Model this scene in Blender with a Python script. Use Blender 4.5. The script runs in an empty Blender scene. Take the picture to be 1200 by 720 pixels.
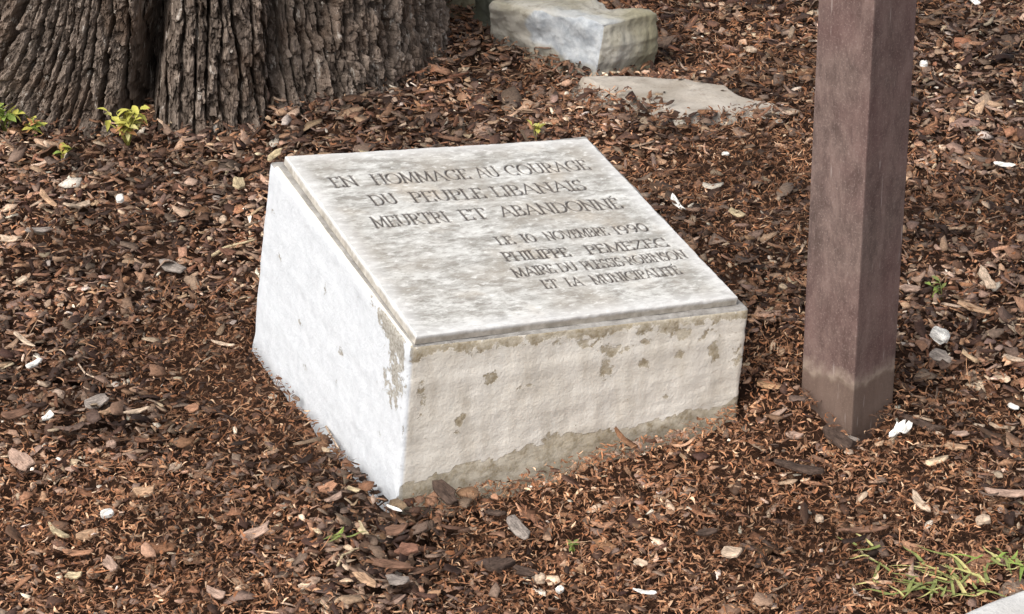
import bpy, bmesh, math, random
import numpy as np
from mathutils import Vector, Matrix
rng = np.random.default_rng(11)
random.seed(11)
S = bpy.context.scene
C = S.collection
R = math.radians
# ------------------------------------------------------------------ camera
PITCH, ROLL, F, EYE = 0.40962, -0.006749, 2936.3, 1.55
cp, sp, cr, sr = math.cos(PITCH), math.sin(PITCH), math.cos(ROLL), math.sin(ROLL)
vd = Vector((0, cp, -sp)); r0 = Vector((1, 0, 0)); u0 = Vector((0, sp, cp))
vr = r0 * cr + u0 * sr; vu = u0 * cr - r0 * sr
cam = bpy.data.cameras.new('camera'); co = bpy.data.objects.new('camera', cam); C.objects.link(co)
co.matrix_world = Matrix(((vr.x, vu.x, -vd.x, 0), (vr.y, vu.y, -vd.y, 0), (vr.z, vu.z, -vd.z, EYE), (0, 0, 0, 1)))
cam.sensor_width = 36; cam.lens = F / 1200 * 36; cam.clip_start = .05; cam.clip_end = 600
S.camera = co
# ------------------------------------------------------------------ light
SUN_AZ, SUN_EL = R(-141), R(50)          # azimuth from +Y (view direction) towards +X: light comes from the left
w = bpy.data.worlds.new('World'); S.world = w; w.use_nodes = True
nt = w.node_tree; bg = nt.nodes['Background']
sky = nt.nodes.new('ShaderNodeTexSky'); sky.sky_type = 'NISHITA'; sky.sun_disc = False
sky.sun_elevation = SUN_EL; sky.sun_rotation = SUN_AZ
sky.air_density = 1.0; sky.dust_density = 5.0; sky.ozone_density = 1.0
hs = nt.nodes.new('ShaderNodeHueSaturation'); hs.inputs['Saturation'].default_value = .35      # thin overcast: greyer than a clear sky
nt.links.new(sky.outputs[0], hs.inputs['Color']); nt.links.new(hs.outputs[0], bg.inputs[0]); bg.inputs[1].default_value = 0.15
sl = bpy.data.lights.new('sun', 'SUN'); sl.energy = 0.9; sl.angle = R(40); sl.color = (1, .95, .88)
so = bpy.data.objects.new('sun', sl); C.objects.link(so)
sdir = Vector((math.sin(SUN_AZ) * math.cos(SUN_EL), math.cos(SUN_AZ) * math.cos(SUN_EL), math.sin(SUN_EL)))
so.rotation_euler = sdir.to_track_quat('Z', 'Y').to_euler()
S.view_settings.view_transform = 'Standard'; S.view_settings.look = 'None'
S.view_settings.exposure = 0.64; S.view_settings.gamma = 1

# ------------------------------------------------------------------ helpers
def srgb(r, g, b, k=1.0):
    f = lambda c: (c / 255 / 12.92 if c / 255 < .04045 else ((c / 255 + .055) / 1.055) ** 2.4) * k
    return (f(r), f(g), f(b), 1)
def ray(px, py):
    return (vd + vr * ((px - 600) / F) - vu * ((py - 360) / F)).normalized()
def on_plane(px, py, P, n):
    v = ray(px, py); c = Vector((0, 0, EYE)); return c + v * ((P - c).dot(n) / v.dot(n))
def at(px, py, z=0.0):                   # ground point seen in that direction
    return on_plane(px, py, Vector((0, 0, z)), Vector((0, 0, 1)))
def tag(o, label=None, cat=None, group=None, kind=None):
    for k, v in (('label', label), ('category', cat), ('group', group), ('kind', kind)):
        if v: o[k] = v
    return o
def thing(name, label, cat, loc=(0, 0, 0), rz=0, group=None):
    o = bpy.data.objects.new(name, None); C.objects.link(o); o.empty_display_size = .05
    o.location = loc; o.rotation_euler = (0, 0, rz); return tag(o, label, cat, group)
def mesh_np(name, v, f4=None, f3=None, mat=None, parent=None, smooth=False, tint=None, attrs=None):
    me = bpy.data.meshes.new(name)
    v = np.asarray(v, np.float32)
    faces = []
    n4 = 0 if f4 is None else len(f4); n3 = 0 if f3 is None else len(f3)
    me.vertices.add(len(v)); me.vertices.foreach_set('co', v.ravel())
    idx = np.concatenate([a.ravel() for a in (f4, f3) if a is not None and len(a)]).astype(np.int32)
    me.loops.add(len(idx)); me.loops.foreach_set('vertex_index', idx)
    me.polygons.add(n4 + n3)
    st = np.concatenate([np.arange(n4) * 4, n4 * 4 + np.arange(n3) * 3]).astype(np.int32)
    me.polygons.foreach_set('loop_start', st)
    me.update(calc_edges=True)
    if smooth: me.polygons.foreach_set('use_smooth', np.ones(n4 + n3, bool))
    if tint is not None:
        a = me.attributes.new('tint', 'FLOAT_COLOR', 'POINT')
        a.data.foreach_set('color', np.concatenate([tint, np.ones((len(tint), 1))], 1).astype(np.float32).ravel())
    for k, vals in (attrs or {}).items():
        a = me.attributes.new(k, 'FLOAT', 'POINT'); a.data.foreach_set('value', np.asarray(vals, np.float32))
    if mat: me.materials.append(mat)
    o = bpy.data.objects.new(name, me); C.objects.link(o)
    if parent: o.parent = parent
    return o
# --- noise in numpy
def h01(*k):
    s = np.zeros_like(np.asarray(k[0], float))
    for i, a in enumerate(k): s = s + np.asarray(a, float) * (127.1, 311.7, 74.7, 19.3)[i]
    x = np.sin(s) * 43758.5453
    return x - np.floor(x)
def vnoise(x, y, seed=0):
    xi, yi = np.floor(x), np.floor(y); fx, fy = x - xi, y - yi
    fx = fx * fx * (3 - 2 * fx); fy = fy * fy * (3 - 2 * fy)
    a = h01(xi, yi, seed); b = h01(xi + 1, yi, seed); c = h01(xi, yi + 1, seed); d = h01(xi + 1, yi + 1, seed)
    return (a * (1 - fx) + b * fx) * (1 - fy) + (c * (1 - fx) + d * fx) * fy
def fbm(x, y, o=4, seed=0):
    s = 0; a = .5; n = 0
    for i in range(o):
        s = s + a * vnoise(x * 2 ** i, y * 2 ** i, seed + i * 7); n += a; a *= .5
    return s / n
def worley(x, y, seed=0):
    xi, yi = np.floor(x), np.floor(y)
    f1 = np.full(x.shape, 9.); f2 = np.full(x.shape, 9.); idn = np.zeros(x.shape)
    for dx in (-1, 0, 1):
        for dy in (-1, 0, 1):
            cx, cy = xi + dx, yi + dy
            px = cx + .1 + .8 * h01(cx, cy, seed); py = cy + .1 + .8 * h01(cx, cy, seed + 3.3)
            d = np.hypot(px - x, py - y)
            new = d < f1
            f2 = np.where(new, f1, np.minimum(f2, d)); idn = np.where(new, h01(cx, cy, seed + 9.1), idn); f1 = np.where(new, d, f1)
    return f1, f2, idn
def sstep(a, b, x):
    t = np.clip((x - a) / (b - a), 0, 1); return t * t * (3 - 2 * t)

# ------------------------------------------------------------------ materials
def mat(name, rough=.85, spec=.3):
    m = bpy.data.materials.new(name); m.use_nodes = True
    n = m.node_tree.nodes; b = n['Principled BSDF']; b.inputs['Roughness'].default_value = rough
    b.inputs['Specular IOR Level'].default_value = spec
    return m, m.node_tree, b
class N:
    def __init__(s, nt): s.t = nt; s.co = None
    def add(s, k, **kw):
        n = s.t.nodes.new(k)
        for a, v in kw.items(): setattr(n, a, v)
        return n
    def L(s, a, b): s.t.links.new(a, b)
    def pos(s, scale=(1, 1, 1), rot=(0, 0, 0)):
        c = s.add('ShaderNodeTexCoord'); m = s.add('ShaderNodeMapping'); s.L(c.outputs['Object'], m.inputs[0])
        m.inputs['Scale'].default_value = scale; m.inputs['Rotation'].default_value = rot; return m.outputs[0]
    def noise(s, vec, scale, detail=4, rough=.6, dist=0):
        n = s.add('ShaderNodeTexNoise'); s.L(vec, n.inputs['Vector']); n.inputs['Scale'].default_value = scale
        n.inputs['Detail'].default_value = detail; n.inputs['Roughness'].default_value = rough; n.inputs['Distortion'].default_value = dist
        return n.outputs['Fac']
    def ramp(s, fac, stops):
        r = s.add('ShaderNodeValToRGB'); s.L(fac, r.inputs[0]); e = r.color_ramp.elements
        while len(e) < len(stops): e.new(.5)
        for i, (p, c) in enumerate(stops):
            e[i].position = p; e[i].color = c if hasattr(c, '__len__') else (c, c, c, 1)
        return r.outputs[0]
    def mix(s, fac, a, b, mode='MIX'):
        m = s.add('ShaderNodeMix', data_type='RGBA', blend_type=mode)
        for v, i in ((fac, 0), (a, 6), (b, 7)):
            if hasattr(v, 'is_linked') or hasattr(v, 'links'): s.L(v, m.inputs[i])
            else: m.inputs[i].default_value = v
        return m.outputs[2]
    def math(s, op, a, b=0., clamp=False):
        m = s.add('ShaderNodeMath', operation=op, use_clamp=clamp)
        for v, i in ((a, 0), (b, 1)):
            if isinstance(v, (int, float)): m.inputs[i].default_value = v
            else: s.L(v, m.inputs[i])
        return m.outputs[0]
    def attr(s, name, col=False):
        a = s.add('ShaderNodeAttribute', attribute_name=name); return a.outputs['Color' if col else 'Fac']
    def bump(s, h, b, strength=.5, dist=.002, prev=None):
        n = s.add('ShaderNodeBump'); s.L(h, n.inputs['Height']); n.inputs['Strength'].default_value = strength
        n.inputs['Distance'].default_value = dist
        if prev is not None: s.L(prev, n.inputs['Normal'])
        s.L(n.outputs[0], b.inputs['Normal']); return n.outputs[0]

def m_tint(name, rough=.75, k=1.0, spec=.25, fine=260):
    m, t, b = mat(name, rough, spec); n = N(t)
    f = n.noise(n.pos(), fine, 3, .7)
    c = n.mix(1.0, n.attr('tint', True), n.ramp(f, [(.3, .55 * k), (.7, 1.35 * k)]), 'MULTIPLY')
    n.L(c, b.inputs['Base Color']); n.bump(f, b, .5, .0012); return m
M = {}
M['chip'] = m_tint('bark_chip_surface', .72)
m, t, b = mat('grained_wood_chip_surface', .8, .15); n = N(t)
f = n.math('ADD', n.math('MULTIPLY', n.noise(n.pos((.16, 1, 1)), 420, 4, .7), .6), n.math('MULTIPLY', n.noise(n.pos(), 130, 4, .7), .4))
n.L(n.mix(1.0, n.attr('tint', True), n.ramp(f, [(.36, .35), (.62, 1.4)]), 'MULTIPLY'), b.inputs['Base Color']); n.bump(f, b, 1., .0025); M['grained'] = m
M['litter'] = m_tint('leaf_litter_surface', .8, 1.0, .15)
# soil
m, t, b = mat('dark_soil', .95, .1); n = N(t)
f = n.noise(n.pos(), 90, 5, .7); g = n.noise(n.pos(), 3, 3, .6)
n.L(n.mix(g, n.ramp(f, [(.3, srgb(26, 18, 14)), (.7, srgb(70, 50, 38))]), n.ramp(f, [(.3, srgb(30, 21, 17)), (.7, srgb(84, 58, 43))])), b.inputs['Base Color'])
n.bump(f, b, .8, .006); M['soil'] = m
# concrete / paint
def m_block():
    m, t, b = mat('painted_weathered_concrete', .88, .25); n = N(t)
    P = n.pos()
    big = n.noise(P, 14, 5, .62); med = n.noise(P, 55, 5, .65); fin = n.noise(P, 240, 3, .6)
    # bare concrete
    bare = n.mix(n.ramp(big, [(.35, 0.), (.65, 1.)]), srgb(190, 177, 152), srgb(214, 206, 188))
    bare = n.mix(n.ramp(med, [(.42, 0.), (.62, 1.)]), bare, srgb(152, 138, 112))
    bare = n.mix(n.ramp(fin, [(.35, 0.), (.7, .55)]), bare, srgb(205, 196, 180))
    bare = n.mix(n.math('MULTIPLY', n.attr('side'), .85), bare, n.ramp(fin, [(.35, srgb(128, 125, 118)), (.65, srgb(176, 173, 166))]))
    white = n.mix(n.ramp(med, [(.42, 0.), (.66, .5)]), (.64, .665, .69, 1), (.50, .525, .55, 1))
    cream = n.mix(n.ramp(big, [(.35, 0.), (.7, 1.)]), srgb(224, 217, 204), srgb(238, 233, 223))
    cream = n.mix(n.ramp(n.noise(n.pos((1, 1, .25)), 40, 4, .6), [(.45, 0.), (.7, .55)]), cream, srgb(184, 174, 158))
    cream = n.mix(n.ramp(med, [(.6, 0.), (.7, .35)]), cream, srgb(236, 230, 220))
    top = n.mix(n.ramp(med, [(.35, 0.), (.65, 1.)]), srgb(134, 130, 125), srgb(172, 169, 164))
    paint = n.mix(n.attr('side'), cream, white)
    # wear: attribute + noise -> bare
    k = n.math('ADD', n.attr('wear'), n.math('MULTIPLY', n.math('SUBTRACT', med, .5), 2.1))
    k2 = n.math('ADD', k, n.math('MULTIPLY', n.math('SUBTRACT', big, .5), .9))
    k2 = n.math('ADD', k2, n.math('MULTIPLY', n.math('SUBTRACT', fin, .5), .35))
    wear = n.ramp(k2, [(.45, 0.), (.57, 1.)])
    col = n.mix(wear, paint, bare)
    col = n.mix(n.ramp(n.attr('topface'), [(.4, 0.), (.6, 1.)]), col, top)
    n.L(col, b.inputs['Base Color'])
    h = n.math('ADD', n.math('MULTIPLY', med, .6), n.math('ADD', n.math('MULTIPLY', fin, .35), n.math('MULTIPLY', wear, -.35)))
    n.bump(h, b, .5, .005)
    return m
M['block'] = m_block()
def m_marble():
    m, t, b = mat('veined_grey_marble', .5, .4); n = N(t)
    # streaks run diagonally across the slab
    P = n.pos((1, 1, 1)); Q = n.pos((16, 40, 16), (0, 0, R(-28))); Q2 = n.pos((26, 70, 26), (0, 0, R(-36)))
    veins = n.noise(Q, 1.0, 8, .74, .35); v2 = n.noise(Q2, 1.0, 7, .76, .25)
    big = n.noise(P, 6, 3, .6, .4); warm = n.noise(P, 9, 3, .6, .3)
    c = n.mix(n.ramp(veins, [(.40, 1.), (.55, 0.)]), srgb(200, 199, 194), srgb(152, 149, 142))
    c = n.mix(n.ramp(v2, [(.38, .7), (.48, 0.)]), c, srgb(124, 120, 112))
    c = n.mix(n.ramp(veins, [(.58, 0.), (.68, .7)]), c, srgb(218, 218, 213))
    c = n.mix(n.ramp(big, [(.45, 0.), (.60, .6)]), c, srgb(160, 152, 140))
    c = n.mix(n.ramp(warm, [(.55, 0.), (.7, .4)]), c, srgb(188, 172, 150))
    edge = n.attr('edge')
    mot = n.noise(n.pos((60, 130, 60), (0, 0, R(-40))), 1.0, 5, .7, .3)
    c = n.mix(n.ramp(mot, [(.36, .65), (.47, 0.)]), c, srgb(138, 131, 124))
    c = n.mix(n.ramp(mot, [(.54, 0.), (.66, .7)]), c, srgb(226, 225, 221))
    c = n.mix(n.math('MULTIPLY', edge, .55), c, srgb(222, 222, 221))
    c = n.mix(n.attr('dirt'), c, n.ramp(n.noise(P, 60, 4, .6), [(.35, srgb(146, 138, 124)), (.65, srgb(200, 193, 181))]))
    c = n.mix(n.math('MULTIPLY', n.attr('cut'), n.ramp(n.noise(P, 90, 4, .7), [(.35, 1.), (.65, .75)])), c, srgb(66, 59, 55))
    n.L(c, b.inputs['Base Color'])
    n.bump(n.math('ADD', v2, n.math('MULTIPLY', n.noise(P, 300, 3, .6), .4)), b, .25, .0015)
    return m
M['marble'] = m_marble()
m, t, b = mat('incised_letter_paint', .8, .2); n = N(t)
n.L(n.ramp(n.noise(n.pos(), 160, 4, .7), [(.36, srgb(74, 68, 64)), (.62, srgb(124, 118, 114))]), b.inputs['Base Color']); M['ink'] = m
# bark of the standing tree
m, t, b = mat('furrowed_tree_bark', 1., .0); n = N(t)
P = n.pos((1, 1, .3)); f = n.noise(P, 60, 6, .7, .3); g = n.noise(n.pos(), 9, 3, .6); pid = n.attr('plate')
c = n.mix(n.ramp(pid, [(.0, 0.), (1., 1.)]), srgb(60, 53, 48), srgb(154, 142, 132))
c = n.mix(n.ramp(f, [(.34, 0.), (.68, 1.)]), n.mix(1., c, (.45, .42, .4, 1), 'MULTIPLY'), n.mix(1., c, (1.35, 1.3, 1.25, 1), 'MULTIPLY'))
c = n.mix(n.ramp(g, [(.5, 0.), (.66, .4)]), c, srgb(100, 78, 62))
c = n.mix(n.ramp(n.noise(n.pos((1, 1, .5)), 34, 4, .75), [(.60, 0.), (.66, .7)]), c, srgb(196, 188, 178))
n.L(c, b.inputs['Base Color']); n.bump(n.math('ADD', f, n.math('MULTIPLY', n.noise(n.pos((1, 1, .22)), 220, 4, .7), .5)), b, 1., .006); M['bark'] = m
# rusty painted post
m, t, b = mat('rust_brown_post_metal', .62, .35); n = N(t)
P = n.pos(); a = n.noise(n.pos((1, 1, .45)), 30, 8, .78, .3); g = n.noise(P, 5, 3, .6); s = n.noise(P, 320, 2, .6)
c = n.mix(n.ramp(a, [(.38, 0.), (.62, 1.)]), srgb(80, 65, 60), srgb(124, 105, 98))
c = n.mix(n.ramp(g, [(.4, 0.), (.65, .6)]), c, srgb(104, 74, 72))
c = n.mix(n.ramp(s, [(.55, 0.), (.75, .5)]), c, srgb(158, 140, 134))
sx = n.add('ShaderNodeSeparateXYZ'); n.L(P, sx.inputs[0])
z = n.math('ADD', sx.outputs[2], n.math('MULTIPLY', n.math('SUBTRACT', n.noise(P, 22, 3, .6), .5), .06))
band = n.math('MULTIPLY', n.ramp(n.math('MULTIPLY', z, 5), [(.36, 0.), (.41, .9), (.44, .6), (.52, 0.)]), n.ramp(n.noise(P, 48, 4, .7), [(.36, .3), (.55, 1.)]))
c = n.mix(band, c, srgb(160, 144, 130))
low = n.ramp(n.math('MULTIPLY', z, 5), [(.38, .6), (.44, 0.)])
c = n.mix(low, c, srgb(108, 92, 80))
scr = n.ramp(n.noise(n.pos((1, 1, .12), (R(8), R(5), 0)), 130, 2, .5), [(.7, 0.), (.76, .4)])
c = n.mix(scr, c, srgb(176, 164, 158))
n.L(c, b.inputs['Base Color']); n.bump(n.math('ADD', a, n.math('MULTIPLY', s, .4)), b, .35, .0015); M['post'] = m
# rocks
def m_rock(name, c1, c2, c3, c4, patch=None):
    m, t, b = mat(name, .9, .2); n = N(t); P = n.pos()
    a = n.noise(P, 12, 6, .65, .3); g = n.noise(P, 45, 5, .7); s = n.noise(P, 4, 3, .6)
    c = n.mix(n.ramp(a, [(.35, 0.), (.65, 1.)]), c1, c2)
    c = n.mix(n.ramp(s, [(.42, 0.), (.6, .85)]), c, c3)
    c = n.mix(n.ramp(g, [(.55, 0.), (.7, .6)]), c, c4)
    if patch:
        c = n.mix(n.attr('patch'), c, n.mix(n.ramp(g, [(.35, 0.), (.65, 1.)]), patch[0], patch[1]))
    n.L(c, b.inputs['Base Color']); n.bump(n.math('ADD', a, n.math('MULTIPLY', g, .5)), b, .7, .008); return m
M['rock'] = m_rock('mottled_stone', srgb(150, 146, 136), srgb(190, 186, 176), srgb(136, 130, 104), srgb(116, 108, 92), (srgb(158, 164, 170), srgb(196, 200, 202)))
M['rock_dark'] = m_rock('dark_mossy_stone', srgb(84, 88, 82), srgb(120, 122, 114), srgb(86, 86, 68), srgb(60, 60, 54))
M['slab'] = m_rock('flat_paving_stone', srgb(166, 157, 146), srgb(196, 188, 177), srgb(152, 142, 128), srgb(124, 113, 102))
M['kerb'] = m_rock('pale_granite', srgb(190, 190, 188), srgb(214, 214, 212), srgb(180, 178, 174), srgb(150, 148, 146))
def m_plain(name, c1, c2, rough=.6, scale=60):
    m, t, b = mat(name, rough, .3); n = N(t); f = n.noise(n.pos(), scale, 4, .7)
    n.L(n.ramp(f, [(.3, c1), (.7, c2)]), b.inputs['Base Color']); n.bump(f, b, .5, .0015); return m
M['leaf_yellow'] = m_plain('yellow_green_leaf', srgb(150, 150, 62), srgb(196, 188, 100))
M['leaf_orange'] = m_plain('withered_orange_leaf', srgb(160, 110, 70), srgb(196, 150, 100))
M['leaf_green'] = m_plain('fresh_green_leaf', srgb(104, 128, 58), srgb(150, 166, 84))
M['crown_leaf'] = m_plain('tree_leaf', srgb(62, 78, 40), srgb(92, 106, 56))
M['grass'] = m_plain('grass_blade_green', srgb(92, 102, 54), srgb(142, 146, 88), .5, 90)
M['grass_pale'] = m_plain('grass_blade_pale', srgb(150, 150, 84), srgb(196, 186, 130), .5, 90)

# ------------------------------------------------------------------ ground shape
CTRL = [(-.1529, 2.9386, -.008), (-.0928, 2.9692, -.018), (-.0016, 3.0149, -.019), (.0449, 3.0378, -.012), (.1156, 3.0723, .001), (.1876, 3.1084, 0.),
        (.261, 3.1451, .003), (.3176, 3.1723, .019), (-.3866, 3.4081, .022), (-.3208, 3.2751, .008), (-.2375, 3.1064, -.01), (-.1982, 3.0275, -.016),
        (.4006, 3.162, .043), (.42, 3.13, .033), (.4728, 3.0954, -.024), (.458, 3.078, -.016), (.5316, 3.1601, .016), (.46, 3.24, .04),
        (-.6, 3.2, .0), (-.5, 2.8, 0), (0, 2.7, -.004), (.3, 2.8, -.004), (.8, 3.1, .01), (.2, 3.7, .02), (-.5, 3.8, .01), (.7, 3.7, .02)]
CTRL = [(a_, b_, c_ - .006) for a_, b_, c_ in CTRL]
CTRL += [(.4006, 3.175, .042), (.13, 4.70, -.022), (0., 5.0, -.022), (.32, 4.85, -.02), (.3, 4.42, .004), (.55, 4.5, .006), (-.67, 4.40, -.012), (-.4, 4.5, -.012), (-.1, 4.8, -.018), (-1., 4.4, -.01), (.62, 2.75, -.004), (.45, 2.66, -.01)]
FOOT = [np.array(q) for q in ((-.1529, 2.9386), (.3177, 3.1720), (.0840, 3.6414), (-.3866, 3.4081))]
def G(x, y):
    x = np.asarray(x, float); y = np.asarray(y, float)
    num = np.zeros(np.broadcast(x, y).shape); den = np.full(num.shape, 1 / .5 ** 2 * .6)
    for cx, cy, cz in CTRL:
        d2 = (x - cx) ** 2 + (y - cy) ** 2
        q = 1 / (d2 + .0004) * np.exp(-d2 / .12); num += q * cz; den += q
    near = np.exp(-((x) ** 2 + (y - 3.1) ** 2) / .4)
    base = (fbm(x * 2.1 + 5, y * 2.1, 3, 4) - .5) * .024 * (1 - .7 * near)
    dout = np.full(num.shape, -9.)
    for i in range(4):
        a, b = FOOT[i], FOOT[(i + 1) % 4]; e_ = b - a; l = math.hypot(*e_)
        dout = np.maximum(dout, -(e_[0] * (y - a[1]) - e_[1] * (x - a[0])) / l)
    return num / den + base - .012 * np.exp(-(np.maximum(dout, 0) / .022) ** 2)      # the bed has shrunk back a little from the block
def axis(lo, a, b, hi, fine, coarse):
    return np.unique(np.concatenate([np.linspace(lo, a, coarse), np.arange(a, b, fine), np.linspace(b, hi, coarse)]))
gx = np.unique(np.concatenate([-np.geomspace(1.7, 160, 30), np.arange(-1.7, 1.7, .009), np.geomspace(1.7, 160, 30)]))
gy = np.unique(np.concatenate([-np.geomspace(1, 160, 26), np.linspace(-1, 2.2, 30), np.arange(2.2, 6.2, .011), np.geomspace(6.2, 200, 30)]))
X, Y = np.meshgrid(gx, gy); near = sstep(3.4, 1.6, np.hypot(X, Y - 3.9))
Z = G(X, Y) - .004 + near * ((fbm(X * 40, Y * 40, 3, 2) - .5) * .014) + (1 - near) * (fbm(X * .3, Y * .3, 3, 8) - .5) * .1
nx, ny = len(gx), len(gy)
I = np.arange(nx * ny).reshape(ny, nx)
quads = np.stack([I[:-1, :-1], I[:-1, 1:], I[1:, 1:], I[1:, :-1]], -1).reshape(-1, 4)
tag(mesh_np('ground', np.stack([X, Y, Z], -1).reshape(-1, 3), quads, None, M['soil'], smooth=True), kind='structure')

# ------------------------------------------------------------------ rounded, roughened six-sided stone
def hexa(name, c8, cuts, rad, amp, material, parent=None, nscale=30, attrs=None, seed=0, chips=0., facet=0.):
    """c8: bottom 4 then top 4 corners (front-left, front-right, back-right, back-left)."""
    c8 = [np.array(q, float) for q in c8]
    nu, nv, nw = cuts
    L = [np.linalg.norm(c8[1] - c8[0]), np.linalg.norm(c8[3] - c8[0]), np.linalg.norm(c8[4] - c8[0])]
    V = {}; verts = []; q4 = []; st = []
    def vid(i, j, k):
        key = (i, j, k)
        if key not in V: V[key] = len(verts); verts.append((i / nu, j / nv, k / nw))
        return V[key]
    for i in range(nu):
        for j in range(nv):
            q4.append((vid(i, j, nw), vid(i + 1, j, nw), vid(i + 1, j + 1, nw), vid(i, j + 1, nw)))
            q4.append((vid(i, j, 0), vid(i, j + 1, 0), vid(i + 1, j + 1, 0), vid(i + 1, j, 0)))
    for i in range(nu):
        for k in range(nw):
            q4.append((vid(i, 0, k), vid(i + 1, 0, k), vid(i + 1, 0, k + 1), vid(i, 0, k + 1)))
            q4.append((vid(i, nv, k), vid(i, nv, k + 1), vid(i + 1, nv, k + 1), vid(i + 1, nv, k)))
    for j in range(nv):
        for k in range(nw):
            q4.append((vid(0, j, k), vid(0, j, k + 1), vid(0, j + 1, k + 1), vid(0, j + 1, k)))
            q4.append((vid(nu, j, k), vid(nu, j + 1, k), vid(nu, j + 1, k + 1), vid(nu, j, k + 1)))
    U = np.array(verts); P = U * L; Ln = np.array(L)
    rr = rad * (1 + chips * (fbm(P[:, 0] * 22 + seed, (P[:, 1] + P[:, 2] * 1.7) * 22, 3, seed) - .5) * 2)[:, None]
    inner = np.clip(P, rr, Ln - rr); dd = P - inner; dn = np.linalg.norm(dd, axis=1, keepdims=True)
    P2 = np.where(dn > 1e-9, inner + dd / np.maximum(dn, 1e-9) * rr, P)
    nrm = np.where(dn > 1e-9, dd / np.maximum(dn, 1e-9), 0)
    T = P2 / Ln
    u, v, k = T[:, :1], T[:, 1:2], T[:, 2:]
    W8 = [(1 - u) * (1 - v) * (1 - k), u * (1 - v) * (1 - k), u * v * (1 - k), (1 - u) * v * (1 - k),
          (1 - u) * (1 - v) * k, u * (1 - v) * k, u * v * k, (1 - u) * v * k]
    Q = sum(wt * c for wt, c in zip(W8, c8))
    ex = (c8[1] - c8[0]) / L[0]; ey = (c8[3] - c8[0]) / L[1]; ez = (c8[4] - c8[0]) / L[2]
    nn = nrm[:, :1] * ex + nrm[:, 1:2] * ey + nrm[:, 2:] * ez
    tri = lambda k_, o_, q_: (fbm(P[:, 0] * k_ + seed, P[:, 1] * k_ + 3, o_, q_) + fbm(P[:, 1] * k_ + seed, P[:, 2] * k_ + 5, o_, q_ + 2) + fbm(P[:, 2] * k_ + 7, P[:, 0] * k_ + seed, o_, q_ + 4) - 1.5) / 1.5
    d = tri(nscale, 4, seed + 1) + .6 * tri(nscale * .3, 2, seed + 5)
    if facet:
        w1, w2, wi = worley((P[:, 0] - P[:, 1] + P[:, 2] * .4) * 6 + seed, (P[:, 2] * 1.5 + P[:, 0] * .5) * 6, seed)
        d = d + facet * ((wi - .5) * sstep(.0, .3, w2 - w1) - .0 * w1)
    Q = Q + nn * (d * 2 * amp)[:, None]
    A = attrs(U, T) if attrs else None
    return mesh_np(name, Q, np.array(q4), None, material, parent, True, None, A)

# ------------------------------------------------------------------ the memorial stone
stone = thing('memorial_stone', 'low white and cream painted block with a sloping inscribed marble plaque', 'memorial', (-.05, 3.2, 0))
def loc(o, parent):                       # keep world shape when parented to a thing off the origin
    o.location = Vector(o.location) - Vector(parent.location); return o
LF0 = np.array([-.1529, 2.9386, -.0015]); LF1 = np.array([-.1331, 2.9351, .2216]); RF1 = np.array([.3273, 3.1689, .1686]); RF0 = np.array([.3177, 3.1720, .0266])
LB0 = np.array([-.3866, 3.4081, .0302]); LB1 = np.array([-.3451, 3.3723, .3160])
nT = np.array([.1796, -.134, .9746])
back = LB1 - LF1; RB1 = RF1 + back * 1.0; RB1[2] += .006
RB0 = RF0 + (LB0 - LF0); down = lambda a, b, k: a + (a - b) * k
c8 = [down(LF0, LF1, .45), down(RF0, RF1, .7), down(RB0, RB1, .5), down(LB0, LB1, .35), LF1, RF1, RB1, LB1]
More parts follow.
